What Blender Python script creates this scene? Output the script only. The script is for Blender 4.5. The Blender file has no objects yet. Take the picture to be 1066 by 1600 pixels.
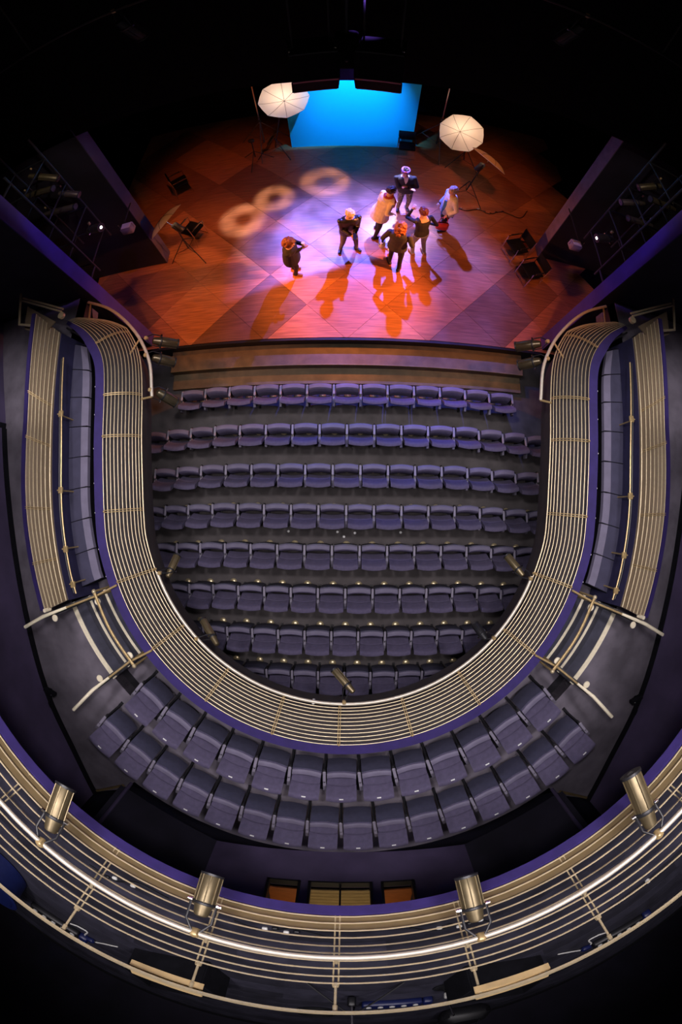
import bpy, bmesh, math, random
from math import sin, cos, pi, radians, hypot, atan2
from mathutils import Vector, Matrix, noise
random.seed(7)
S = bpy.context.scene
COL = S.collection

# ---------------------------------------------------------------- camera, world, exposure
cam = bpy.data.cameras.new('camera'); cam.type = 'PANO'
pt = cam if hasattr(cam, 'panorama_type') else cam.cycles
pt.panorama_type = 'FISHEYE_EQUISOLID'; pt.fisheye_lens = 15.0; pt.fisheye_fov = radians(184)
cam.sensor_fit = 'AUTO'; cam.sensor_width = 36.0; cam.sensor_height = 24.0
cam.clip_start = 0.05; cam.clip_end = 100
camo = bpy.data.objects.new('camera', cam); COL.objects.link(camo)
camo.matrix_world = Matrix.Translation((0.02, 0, 9.0)) @ Matrix.Rotation(radians(0.75), 4, 'Y') @ Matrix.Rotation(radians(0.6), 4, 'Z')
S.camera = camo
w = bpy.data.worlds.new('world'); S.world = w; w.use_nodes = True
w.node_tree.nodes['Background'].inputs[0].default_value = (0.02, 0.02, 0.03, 1)
w.node_tree.nodes['Background'].inputs[1].default_value = 0.02
S.view_settings.view_transform = 'Standard'; S.view_settings.look = 'None'
S.view_settings.exposure = 0.0; S.view_settings.gamma = 1.0
S.view_settings.use_curve_mapping = False
try:
    S.cycles.use_denoising = True
    S.cycles.max_bounces = 6; S.cycles.diffuse_bounces = 3; S.cycles.glossy_bounces = 2
    S.cycles.sample_clamp_indirect = 4.0
except Exception: pass

# ---------------------------------------------------------------- lights
def lamp(kind, name, loc, energy, color, target=None, **kw):
    d = bpy.data.lights.new(name, kind); d.energy = energy; d.color = color
    for k, v in kw.items(): setattr(d, k, v)
    o = bpy.data.objects.new(name, d); COL.objects.link(o); o.location = loc
    if target is not None:
        o.rotation_euler = (Vector(target) - Vector(loc)).to_track_quat('-Z', 'Y').to_euler()
    return o
def gobo(o, build):
    """a metal pattern plate in a profile spot: strength over the beam's own angles"""
    d = o.data; d.use_nodes = True; nt = d.node_tree; nd = nt.nodes; ln = nt.links
    em = next(n for n in nd if n.type == 'EMISSION')
    g = nd.new('ShaderNodeNewGeometry'); vt = nd.new('ShaderNodeVectorTransform')
    vt.vector_type = 'NORMAL'; vt.convert_from = 'WORLD'; vt.convert_to = 'OBJECT'
    ln.new(g.outputs['Incoming'], vt.inputs[0])
    sp = nd.new('ShaderNodeSeparateXYZ'); ln.new(vt.outputs[0], sp.inputs[0])
    def m(op, a, b=None):
        n = nd.new('ShaderNodeMath'); n.operation = op
        for i, v in enumerate((a, b)):
            if v is None: continue
            if isinstance(v, (int, float)): n.inputs[i].default_value = v
            else: ln.new(v, n.inputs[i])
        return n.outputs[0]
    u = m('DIVIDE', sp.outputs[0], sp.outputs[2]); v = m('DIVIDE', sp.outputs[1], sp.outputs[2])
    ln.new(build(m, u, v, nd, ln), em.inputs['Strength'])
def ramp(nd, ln, src, stops):
    r = nd.new('ShaderNodeValToRGB'); e = r.color_ramp.elements
    e[0].position, e[0].color = stops[0][0], (stops[0][1],)*3 + (1,)
    e[1].position, e[1].color = stops[-1][0], (stops[-1][1],)*3 + (1,)
    for p, c in stops[1:-1]:
        x = e.new(p); x.color = (c, c, c, 1)
    ln.new(src, r.inputs[0]); return r.outputs[0]
def ring(r0, wd):
    def f(m, u, v, nd, ln):
        r = m('POWER', m('ADD', m('MULTIPLY', u, u), m('MULTIPLY', v, v)), 0.5)
        return ramp(nd, ln, r, [(0, 0.05), (max(r0-wd, .001), 0.08), (r0-wd*.35, .9), (r0+wd*.35, 1.0), (r0+wd, 0.0)])
    return f
def cloudy(scale, amt, seed):
    def f(m, u, v, nd, ln):
        c = nd.new('ShaderNodeCombineXYZ'); ln.new(u, c.inputs[0]); ln.new(v, c.inputs[1]); c.inputs[2].default_value = seed
        n = nd.new('ShaderNodeTexNoise'); n.inputs['Scale'].default_value = scale; n.inputs['Detail'].default_value = 2
        ln.new(c.outputs[0], n.inputs['Vector'])
        return ramp(nd, ln, n.outputs[0], [(0.35, 1-amt), (0.65, 1.0)])
    return f
# house lights in the ceiling above the well, their barn doors closed towards the stage
def barn(y0, h):
    def f(m, u, v, nd, ln): return ramp(nd, ln, m('ADD', m('MULTIPLY', v, .5), .5), [(0.0, 0.0), (.5-.5*(3.8-y0)/h, 0.0), (.5-.5*(2.2-y0)/h, 1.0), (1.0, 1.0)])
    return f
for hx, hy, hz, e in ((-1.9, 2.2, 11.4, 1150), (1.9, 2.2, 11.4, 1150), (-2.2, -.4, 12.4, 520), (2.2, -.4, 12.4, 520), (0, .6, 12.0, 600)):
    k = lamp('SPOT', 'house_light', (hx, hy, hz), e, (1.0, 0.92, 0.95), (hx, hy, 0), spot_size=radians(130), spot_blend=0.5, shadow_soft_size=0.45); gobo(k, barn(hy, hz-.6))
# violet key lights hung upstage, breaking up over the middle of the stage; one is shuttered off short of the stage front
def shuttered(scale, amt, seed, a, b):
    cf = cloudy(scale, amt, seed)
    def f(m, u, v, nd, ln): return m('MULTIPLY', cf(m, u, v, nd, ln), ramp(nd, ln, m('ADD', m('MULTIPLY', v, .5), .5), [(0, 0), (a, 0), (b, 1), (1, 1)]))
    return f
k = lamp('SPOT', 'violet_spot', (1.2, 9.6, 5.7), 7600, (0.12, 0.15, 1.0), (0.95, 5.6, 0.55), spot_size=radians(58), spot_blend=0.75, shadow_soft_size=0.06); gobo(k, cloudy(7, 0.6, 1.3))
k = lamp('SPOT', 'violet_spot', (-1.2, 9.6, 5.7), 7400, (0.15, 0.17, 1.0), (0.05, 6.0, 0.55), spot_size=radians(54), spot_blend=0.8, shadow_soft_size=0.05); gobo(k, shuttered(9, 0.6, 4.1, .478, .484))
k = lamp('SPOT', 'white_spot', (0.9, 9.2, 5.8), 4200, (1.0, 0.92, 0.95), (1.25, 6.9, 0.55), spot_size=radians(22), spot_blend=0.9, shadow_soft_size=0.05); gobo(k, cloudy(12, 0.7, 2.2))
def ringcloud(r0, wd, seed):
    a, b = ring(r0, wd), cloudy(14, .55, seed)
    return lambda m, u, v, nd, ln: m('MULTIPLY', a(m, u, v, nd, ln), b(m, u, v, nd, ln))
for tx, ty, r0, wd, e, sd in ((-1.87, 8.03, .062, .042, 2600, 1.0), (-2.62, 7.30, .072, .046, 2600, 3.3), (-0.60, 8.62, .080, .050, 1300, 5.1), (-1.85, 6.4, .11, .06, 500, 7.7)):
    k = lamp('SPOT', 'gobo_spot', (tx*.55+.1, ty-.4, 6.0), e, (1.0, 0.86, 0.80), (tx, ty, 0.55), spot_size=radians(34), spot_blend=0.1, shadow_soft_size=0.06); gobo(k, ringcloud(r0, wd, sd))
# amber side light from the booms and a low amber wash
lamp('SPOT', 'amber_spot', (4.50, 5.06, 3.56), 2100, (1.0, 0.29, 0.07), (-1.9, 4.6, 0.55), spot_size=radians(56), spot_blend=0.7, shadow_soft_size=0.05)
lamp('SPOT', 'amber_spot', (-4.34, 5.06, 3.75), 1500, (1.0, 0.29, 0.07), (1.7, 4.9, 0.55), spot_size=radians(60), spot_blend=0.7, shadow_soft_size=0.05)
for wx in (-2.6, 2.6):
    lamp('SPOT', 'amber_wash', (wx, 1.2, 10.6), 1500, (1.0, 0.31, 0.09), (wx*1.05, 5.1, 0.55), spot_size=radians(32), spot_blend=0.9, shadow_soft_size=0.15)
for wx in (-3.2, 3.4): lamp('SPOT', 'amber_wash', (wx, 6.9, 6.0), 230, (1.0, .24, .06), (wx, 8.6, .55), spot_size=radians(60), spot_blend=.9, shadow_soft_size=.1)
k = lamp('SPOT', 'violet_front_spot', (0.2, 4.9, 7.8), 900, (0.32, 0.14, 1.0), (0.1, 9.1, 0.55), spot_size=radians(26), spot_blend=.9, shadow_soft_size=.06); gobo(k, cloudy(9, .6, 9.2))
k = lamp('SPOT', 'blue_cyc_spot', (0.25, 8.5, 5.9), 2800, (0.03, 0.40, 1.0), (0.15, 10.38, 2.1), spot_size=radians(50), spot_blend=1.0, shadow_soft_size=0.05)
gobo(k, lambda m, u, v, nd, ln: ramp(nd, ln, m('ADD', m('MULTIPLY', v, .5), .5), [(0, 1), (.558, 1), (.570, 0), (1, 0)]))   # barn door closed along the floor line
for bx in (-1, 1):
    lamp('SPOT', 'boom_fill', (bx*2.4, 3.2, 8.6), 150, (1.0, .86, .70), (bx*4.85, 5.2, 5.0), spot_size=radians(30), spot_blend=.6, shadow_soft_size=.05)  # added unseen warm fill that brightens the boom lanterns
    k = lamp('SPOT', 'blue_end_wall_fill', (bx*1.6, 4.2, 8.0), 330, (0.25, 0.14, 1.0), (bx*4.5, 4.3, 3.8), spot_size=radians(42), spot_blend=0.9, shadow_soft_size=0.05)  # added unseen blue fill that brightens the purple end faces
    gobo(k, (lambda m, u, v, nd, ln, bx=bx: ramp(nd, ln, m('ADD', m('MULTIPLY', u, bx*.5), .5), [(0, 0), (.435, 0), (.45, 1), (1, 1)])))   # blue fill cut off towards the gallery

# ---------------------------------------------------------------- materials
def mat(name, col, rough=0.6, metal=0.0, var=0.15, scale=6.0, bump=0.0, bscale=None, emit=None, estr=0, trans=0, spec=0.5, rnd=0.0, stretch=None, rot=0):
    m = bpy.data.materials.new(name); m.use_nodes = True
    nt = m.node_tree; nd = nt.nodes; ln = nt.links; b = nd['Principled BSDF']
    b.inputs['Roughness'].default_value = rough; b.inputs['Metallic'].default_value = metal
    b.inputs['Specular IOR Level'].default_value = spec
    tc = nd.new('ShaderNodeTexCoord'); mp = nd.new('ShaderNodeMapping')
    ln.new(tc.outputs['Object'], mp.inputs[0])
    if stretch: mp.inputs['Scale'].default_value = stretch
    mp.inputs['Rotation'].default_value = (0, 0, rot)
    n = nd.new('ShaderNodeTexNoise'); n.inputs['Scale'].default_value = scale; n.inputs['Detail'].default_value = 3
    ln.new(mp.outputs[0], n.inputs['Vector'])
    r = nd.new('ShaderNodeValToRGB'); e = r.color_ramp.elements
    e[0].position = 0.3; e[1].position = 0.7
    e[0].color = tuple(max(0, c*(1-var)) for c in col) + (1,); e[1].color = tuple(min(1, c*(1+var)) for c in col) + (1,)
    ln.new(n.outputs[0], r.inputs[0]); out = r.outputs[0]
    if rnd:
        oi = nd.new('ShaderNodeObjectInfo'); hs = nd.new('ShaderNodeHueSaturation')
        mr = nd.new('ShaderNodeMapRange'); mr.inputs[3].default_value = 1-rnd; mr.inputs[4].default_value = 1+rnd
        ln.new(oi.outputs['Random'], mr.inputs[0]); ln.new(mr.outputs[0], hs.inputs['Value']); ln.new(out, hs.inputs['Color']); out = hs.outputs[0]
    ln.new(out, b.inputs['Base Color'])
    if bump:
        n2 = nd.new('ShaderNodeTexNoise'); n2.inputs['Scale'].default_value = bscale or scale*8; n2.inputs['Detail'].default_value = 2
        ln.new(mp.outputs[0], n2.inputs['Vector'])
        bp = nd.new('ShaderNodeBump'); bp.inputs['Strength'].default_value = bump; bp.inputs['Distance'].default_value = 0.01
        ln.new(n2.outputs[0], bp.inputs['Height']); ln.new(bp.outputs[0], b.inputs['Normal'])
    if emit:
        b.inputs['Emission Color'].default_value = tuple(emit) + (1,); b.inputs['Emission Strength'].default_value = estr
    if trans:
        t = nd.new('ShaderNodeBsdfTranslucent'); ln.new(out, t.inputs[0])
        mx = nd.new('ShaderNodeMixShader'); mx.inputs[0].default_value = trans
        ln.new(b.outputs[0], mx.inputs[1]); ln.new(t.outputs[0], mx.inputs[2])
        ln.new(mx.outputs[0], nd['Material Output'].inputs[0])
    return m
M = dict(
  carpet=mat('stalls_carpet', (.075, .066, .068), .95, var=.25, scale=3, bump=.3, bscale=120),
  gcarpet=mat('gallery_carpet', (.145, .128, .160), .95, var=.3, scale=2.2, bump=.3, bscale=120),
  tread=mat('step_tread', (.05, .05, .075), .9, var=.2),
  fabric=mat('seat_fabric', (.088, .074, .138), .9, var=.14, scale=14, bump=.25, bscale=200),
  shell=mat('seat_shell', (.062, .061, .108), .6, var=.15, scale=9),
  pad=mat('armrest_pad', (.235, .215, .285), .55, var=.1),
  side=mat('seat_side', (.17, .155, .21), .7, var=.1),
  black=mat('black_steel', (.012, .012, .015), .45, var=.2),
  matte=mat('black_paint', (.006, .006, .009), .9, var=.3, spec=.15),
  screw=mat('bright_steel', (.85, .85, .85), .2, .9, var=.05),
  plate=mat('white_plate', (.9, .9, .9), .4, var=.03),
  brass=mat('vent_metal', (.72, .60, .36), .35, .7, var=.15),
  rail=mat('cream_rail_paint', (.52, .425, .265), .36, .35, var=.1, scale=20),
  railpost=mat('gold_post', (.50, .36, .17), .4, .45, var=.15, scale=20),
  bar=mat('pale_lighting_bar', (.62, .56, .46), .42, .4, var=.06, scale=20),
  nosing=mat('cream_nosing', (.93, .84, .63), .5, var=.06, scale=20),
  purple=mat('purple_carpet', (.026, .014, .115), .75, var=.15, scale=8, bump=.2, bscale=160),
  back=mat('dark_front_panel', (.030, .024, .026), .8, var=.2),
  mesh=mat('tan_perforated_panel', (.21, .155, .10), .5, .3, var=.15, scale=30, stretch=(1, 8, 1)),
  toe=mat('tan_toe_board', (.20, .145, .07), .5, .3, var=.12),
  wall=mat('purple_wall', (.075, .055, .125), .85, var=.25, scale=1.5),
  dwall=mat('dark_wall', (.016, .014, .030), .85, var=.3, scale=1.5),
  fascia=mat('purple_fascia', (.050, .030, .22), .8, var=.15, scale=3),
  bench=mat('bench_upholstery', (.050, .047, .090), .85, var=.15, scale=5, bump=.2, bscale=150),
  edge=mat('bench_edge_seat_highlight', (.14, .125, .195), .7, var=.1),
  navy=mat('navy_panel', (.014, .012, .05), .8, var=.2),
  wood=mat('stage_plywood', (.36, .135, .06), .40, var=.28, scale=2.2, rnd=.3, stretch=(1, 14, 1), rot=radians(45), bump=.08, bscale=30),
  wood_dark=mat('stage_plywood_dark', (.19, .085, .047), .42, var=.28, scale=2.2, rnd=.2, stretch=(1, 14, 1), rot=radians(-45), bump=.08, bscale=30),
  wood_pale=mat('stage_plywood_pale', (.46, .185, .08), .40, var=.28, scale=2.2, rnd=.2, stretch=(1, 14, 1), rot=radians(-45), bump=.08, bscale=30),
  apron=mat('tan_step_boards', (.13, .092, .05), .7, var=.22, scale=5, bump=.3, bscale=60),
  board=mat('dark_floor_board', (.026, .025, .040), .6, var=.3, scale=5, rnd=.35),
  lantern=mat('lantern_body', (.19, .15, .085), .42, .75, var=.12, scale=12),
  darklantern=mat('dark_lantern_body', (.11, .09, .055), .3, .7, var=.15, scale=12),
  lens=mat('lantern_lens', (.05, .05, .06), .1, var=.1),
  lit=mat('lit_lens', (1, 1, 1), .3, emit=(1, .93, .8), estr=5),
  cyc=mat('backdrop_cloth', (.0, .60, .95), .85, var=.01, scale=1),
  umb=mat('umbrella_white', (.86, .84, .82), .8, var=.02, trans=.62),
  umbw=mat('reflector_white', (.86, .80, .68), .7, var=.05),
  rib=mat('umbrella_rib', (.10, .09, .09), .5, var=.1),
  chrome=mat('chrome', (.75, .72, .70), .15, 1.0, var=.04),
  desk=mat('desk_wood', (.42, .13, .035), .5, var=.2, scale=6, stretch=(1, 10, 1), emit=(.42, .13, .035), estr=.0),
  tanwood=mat('tan_boards', (.42, .31, .15), .5, var=.3, scale=6, stretch=(1, 22, 1)),
  shelf=mat('shelf_wood', (.46, .33, .16), .5, var=.15, scale=8, stretch=(1, 10, 1)),
  bluebox=mat('blue_plastic', (.008, .014, .085), .4, var=.15),
  white=mat('white_plastic', (.75, .75, .72), .4, var=.05),
  red=mat('red_cloth', (.5, .03, .02), .7, var=.15),
  mauve=mat('mauve_paint', (.16, .11, .18), .8, var=.15),
)

# ---------------------------------------------------------------- mesh helpers
class G:
    def __init__(s): s.v = []; s.f = []; s.m = []
    def add(s, vs, fs, M4=None, mi=0):
        o = len(s.v)
        for p in vs:
            p = Vector(p); s.v.append(M4 @ p if M4 else p)
        for f in fs: s.f.append([i+o for i in f]); s.m.append(mi)
        return s
    def box(s, c, d, M4=None, mi=0, top=1.0):
        x, y, z = [a/2 for a in d]; t = top
        vs = [(-x, -y, -z), (x, -y, -z), (x, y, -z), (-x, y, -z), (-x*t, -y*t, z), (x*t, -y*t, z), (x*t, y*t, z), (-x*t, y*t, z)]
        vs = [Vector(p)+Vector(c) for p in vs]
        return s.add(vs, [(0,3,2,1),(4,5,6,7),(0,1,5,4),(1,2,6,5),(2,3,7,6),(3,0,4,7)], M4, mi)
    def rbox(s, c, d, r=.01, M4=None, mi=0):
        """box with chamfered vertical and top edges"""
        x, y, z = [a/2 for a in d]; r = min(r, x*.9, y*.9, z*.9)
        def ringp(ax, ay, zz): return [(-ax+r, -ay, zz), (ax-r, -ay, zz), (ax, -ay+r, zz), (ax, ay-r, zz), (ax-r, ay, zz), (-ax+r, ay, zz), (-ax, ay-r, zz), (-ax, -ay+r, zz)]
        rings = [ringp(x-r*.5, y-r*.5, -z), ringp(x, y, -z+r), ringp(x, y, z-r), ringp(x-r*.8, y-r*.8, z)]
        vs = []; fs = []
        for q in rings: vs += [Vector(p)+Vector(c) for p in q]
        for k in range(3):
            for i in range(8): fs.append((k*8+i, k*8+(i+1) % 8, k*8+8+(i+1) % 8, k*8+8+i))
        fs.append(tuple(range(7, -1, -1))); fs.append(tuple(range(24, 32)))
        return s.add(vs, fs, M4, mi)
    def tube(s, pts, r, n=8, closed=False, M4=None, mi=0, flat=1.0):
        pts = [Vector(p) for p in pts]; N = len(pts); vs = []; fs = []
        rr = r if isinstance(r, (list, tuple)) else [r]*N
        for i, p in enumerate(pts):
            a = pts[i-1] if (i > 0 or closed) else p; b = pts[(i+1) % N] if (i < N-1 or closed) else p
            t = (b-a).normalized()
            up = Vector((0, 0, 1)) if abs(t.z) < .95 else Vector((0, 1, 0))
            x = t.cross(up).normalized(); y = x.cross(t).normalized()
            for k in range(n):
                an = 2*pi*k/n + pi/n; vs.append(p + x*cos(an)*rr[i] + y*sin(an)*rr[i]*flat)
        L = N if closed else N-1
        for i in range(L):
            j = (i+1) % N
            for k in range(n): fs.append((i*n+k, i*n+(k+1) % n, j*n+(k+1) % n, j*n+k))
        if not closed: fs.append(tuple(range(n-1, -1, -1))); fs.append(tuple(range((N-1)*n, N*n)))
        return s.add(vs, fs, M4, mi)
    def cyl(s, a, b, r0, r1=None, n=12, M4=None, mi=0): return s.tube([a, b], [r0, r0 if r1 is None else r1], n, M4=M4, mi=mi)
    def lathe(s, prof, n=16, M4=None, mi=0):
        vs = []; fs = []
        for r, z in prof:
            for k in range(n): vs.append((r*cos(2*pi*k/n), r*sin(2*pi*k/n), z))
        for i in range(len(prof)-1):
            for k in range(n): fs.append((i*n+k, i*n+(k+1) % n, (i+1)*n+(k+1) % n, (i+1)*n+k))
        fs.append(tuple(range(n-1, -1, -1))); fs.append(tuple(range((len(prof)-1)*n, len(prof)*n)))
        return s.add(vs, fs, M4, mi)
    def sph(s, c, r, u=12, v=8, M4=None, mi=0):
        r = (r, r, r) if isinstance(r, (int, float)) else r; vs = [(0, 0, 1)]; fs = []
        for i in range(1, v):
            for k in range(u): vs.append((sin(pi*i/v)*cos(2*pi*k/u), sin(pi*i/v)*sin(2*pi*k/u), cos(pi*i/v)))
        vs.append((0, 0, -1)); L = len(vs)-1
        for k in range(u): fs.append((0, 1+k, 1+(k+1) % u)); fs.append((L, L-u+(k+1) % u, L-u+k))
        for i in range(v-2):
            for k in range(u): fs.append((1+i*u+k, 1+(i+1)*u+k, 1+(i+1)*u+(k+1) % u, 1+i*u+(k+1) % u))
        return s.add([Vector((p[0]*r[0], p[1]*r[1], p[2]*r[2]))+Vector(c) for p in vs], fs, M4, mi)
    def loft(s, rings, closed_ring=True, caps=True, M4=None, mi=0):
        n = len(rings[0]); vs = [p for r in rings for p in r]; fs = []
        for i in range(len(rings)-1):
            for k in range(n if closed_ring else n-1): fs.append((i*n+k, i*n+(k+1) % n, (i+1)*n+(k+1) % n, (i+1)*n+k))
        if caps and closed_ring: fs.append(tuple(range(n-1, -1, -1))); fs.append(tuple(range((len(rings)-1)*n, len(rings)*n)))
        return s.add(vs, fs, M4, mi)
    def prism(s, poly, z0, z1, M4=None, mi=0):
        return s.loft([[(p[0], p[1], z0) for p in poly], [(p[0], p[1], z1) for p in poly]], M4=M4, mi=mi)
    def mesh(s, name, mats, smooth=40):
        me = bpy.data.meshes.new(name); me.from_pydata([tuple(p) for p in s.v], [], s.f)
        for m in (mats if isinstance(mats, (list, tuple)) else [mats]): me.materials.append(m)
        if any(s.m): me.polygons.foreach_set('material_index', s.m)
        bm = bmesh.new(); bm.from_mesh(me); bmesh.ops.recalc_face_normals(bm, faces=bm.faces); bm.to_mesh(me); bm.free()
        if smooth:
            me.polygons.foreach_set('use_smooth', [True]*len(me.polygons))
            try: me.set_sharp_from_angle(angle=radians(smooth))
            except Exception: pass
        me.update(); return me
    def obj(s, name, mats, parent=None, smooth=40, **kw):
        o = bpy.data.objects.new(name, s.mesh(name, mats, smooth)); COL.objects.link(o)
        if parent: o.parent = parent
        for k, v in kw.items(): o[k] = v
        return o
def thing(name, label, cat, loc=(0, 0, 0), rz=0, group=None):
    o = bpy.data.objects.new(name, None); COL.objects.link(o); o.location = loc; o.rotation_euler = (0, 0, rz)
    o.empty_display_size = .1; o['label'] = label; o['category'] = cat
    if group: o['group'] = group
    return o
def tag(o, label, cat, group=None):
    o['label'] = label; o['category'] = cat
    if group: o['group'] = group
    return o
def struct(o): o['kind'] = 'structure'; return o
def part(name, me, parent, loc=(0, 0, 0), rz=0):
    o = bpy.data.objects.new(name, me); COL.objects.link(o); o.parent = parent; o.location = loc; o.rotation_euler = (0, 0, rz); return o
def copytree(o, parent=None):
    c = o.copy(); COL.objects.link(c)
    if parent: c.parent = parent
    for ch in list(o.children): copytree(ch, c)
    return c
def aim(a, b):
    """matrix with local +Z running from a to b"""
    a = Vector(a); d = Vector(b)-a
    return Matrix.Translation(a) @ d.to_track_quat('Z', 'Y').to_matrix().to_4x4()
def spline(P, per=8):
    P = [Vector(p) for p in P]; Q = [P[0]*2-P[1]] + P + [P[-1]*2-P[-2]]; out = []
    for i in range(1, len(Q)-2):
        for k in range(per):
            t = k/per; a, b, c, d = Q[i-1], Q[i], Q[i+1], Q[i+2]
            out.append(.5*((2*b)+(c-a)*t+(2*a-5*b+4*c-d)*t*t+(3*b-a-3*c+d)*t**3))
    out.append(Q[-2]); return out
def normals(path):
    """unit normals to the left->right running horseshoe, pointing into the well"""
    out = []
    for i in range(len(path)):
        a = path[max(i-1, 0)]; b = path[min(i+1, len(path)-1)]; t = (b-a).normalized(); out.append(Vector((-t.y, t.x, 0)))
    return out
def mirror(pts): return [Vector((-p[0], p[1], p[2] if len(p) > 2 else 0)) for p in reversed(pts)]
ORD = ['', 'first', 'second', 'third', 'fourth', 'fifth', 'sixth', 'seventh', 'eighth', 'ninth', 'tenth', 'eleventh', 'twelfth', 'thirteenth', 'fourteenth', 'fifteenth', 'sixteenth']
NUM = ['', 'one', 'two', 'three', 'four', 'five', 'six', 'seven', 'eight']

# ================================================================= SETTING
def slab(name, poly, z0, z1, m): return struct(G().prism(poly, z0, z1).obj(name, m, smooth=0))
floor = slab('floor', [(-7, -6.6), (7, -6.6), (7, 3.7), (-7, 3.7)], -.1, 0, M['carpet'])
struct(G().box((0, 2.5, 13.1), (20, 24, .2)).obj('ceiling', M['matte'], smooth=0))
struct(G().box((0, -8.2, 6.5), (18, .2, 13.2)).obj('wall_back', M['dwall'], smooth=0))
struct(G().box((0, 13.2, 6.5), (20, .2, 13.2)).obj('wall_upstage', M['matte'], smooth=0))
struct(G().box((-9.2, 2.5, 6.5), (.2, 21.4, 13.2)).obj('wall_left', M['matte'], smooth=0))
struct(G().box((9.2, 2.5, 6.5), (.2, 21.4, 13.2)).obj('wall_right', M['matte'], smooth=0))
# auditorium end walls with purple inner ends, stage towers, header
for sx, sd in ((-1, 'left'), (1, 'right')):
    wl = struct(G().box((sx*6.3, 3.92, 3.83), (3.6, .30, 6.54)).obj('wall_end_'+sd, M['dwall'], smooth=0))
    G().box((sx*4.49, 3.92, 3.83), (.02, .305, 6.54)).obj('purple_end_face', M['fascia'], wl, smooth=0)
    yy = 6.35 if sx < 0 else 6.72; xx = 4.5 if sx < 0 else 4.86
    pw = struct(G().box((sx*(xx+2.1), yy, 3.16), (4.2, .36, 5.2)).obj('wall_proscenium_'+sd, M['dwall'], smooth=0))
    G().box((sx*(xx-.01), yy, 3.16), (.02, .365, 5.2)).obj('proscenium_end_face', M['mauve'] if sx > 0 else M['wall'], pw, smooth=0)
    sw = struct(G().box((sx*7.0, 5.1, 3.56), (.2, 2.2, 6.0)).obj('wall_boom_'+sd, M['matte'], smooth=0))
    # door recess beside the stage
    d = struct(G().box((sx*6.86, 5.3, 1.5), (.06, .95, 1.95)).obj('door_1' if sx < 0 else 'door_2', M['fascia'], smooth=0))
    G().box((sx*6.80, 4.76, 1.5), (.16, .14, 2.0)).box((sx*6.80, 5.84, 1.5), (.16, .14, 2.0)).box((sx*6.80, 5.3, 2.5), (.16, 1.2, .12)).obj('door_frame', M['mauve'], d, smooth=0)
struct(G().box((0, 6.35, 7.6), (18.2, .36, 4.1)).obj('wall_header', M['matte'], smooth=0))

# ---- stage
stage = thing('stage', 'raised timber stage laid with diagonal plywood sheets in amber and violet light', 'stage')
G().prism([(-8.8, 3.78), (-4.48, 3.78), (-4.48, 3.7), (4.48, 3.7), (4.48, 3.78), (8.8, 3.78), (8.8, 6.6), (8.8, 13), (-8.8, 13), (-8.8, 6.6)], 0.0, .525).obj('stage_deck', M['matte'], stage, smooth=0)
def clip(poly, n, c):
    out = []
    for i in range(len(poly)):
        a, b = poly[i], poly[(i+1) % len(poly)]; da = a[0]*n[0]+a[1]*n[1]-c; db = b[0]*n[0]+b[1]*n[1]-c
        if da >= 0: out.append(a)
        if da*db < 0: t = da/(da-db); out.append((a[0]+(b[0]-a[0])*t, a[1]+(b[1]-a[1])*t))
    return out
hd = 1.745/2
WT = {(0, 0): 'wood_dark', (6, 0): 'wood_dark', (-2, 0): 'wood_pale', (-1, -1): 'wood_dark', (1, -1): 'wood', (2, 0): 'wood', (-3, -1): 'wood', (5, -1): 'wood_dark', (-4, 0): 'wood_dark', (1, 1): 'wood_pale', (-1, 1): 'wood_pale', (4, 0): 'wood', (3, -1): 'wood_pale', (-3, 1): 'wood', (8, 0): 'wood'}
for i in range(-9, 10):
    for j in range(-4, 14):
        if (i+j) % 2: continue
        cx, cy = -1.76+i*hd, 4.53+j*hd
        p = [(cx-hd+.004, cy), (cx, cy-hd+.004), (cx+hd-.004, cy), (cx, cy+hd-.004)]
        p = clip(clip(clip(p, (0, 1), 3.70), (1, 0), -6.6), (-1, 0), -6.6)
        if len(p) > 2: p = clip(p, (0, -1), -12.6)
        if len(p) < 3: continue
        if cy < 4.5 and abs(cx) > 4.4: p = clip(p, (0, 1), 4.08) if all(abs(q[0]) > 4.4 for q in p) else p
        if len(p) < 3: continue
        G().prism(p, .525, .55-random.random()*.002).obj('stage_panel', M[WT.get((i, j)) or random.choice(('wood', 'wood', 'wood', 'wood', 'wood_pale'))], stage, smooth=0)
G().box((0, 3.66, .28), (8.9, .05, .55)).obj('stage_front', M['black'], stage, smooth=0)
# forestage step in front of the stage
st = thing('forestage_step', 'tan boarded step along the front of the stage', 'step', (0, 3.2, 0))
G().box((0, .18, .17), (8.0, .5, .34)).obj('upper_tread', M['apron'], st, smooth=0)
G().box((0, -.25, .06), (8.0, .36, .12)).obj('lower_tread', M['apron'], st, smooth=0)
G().rbox((0, -.065, .345), (8.0, .03, .03), .008).obj('step_nosing', M['nosing'] if 0 else M['toe'], st, smooth=0)

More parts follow.
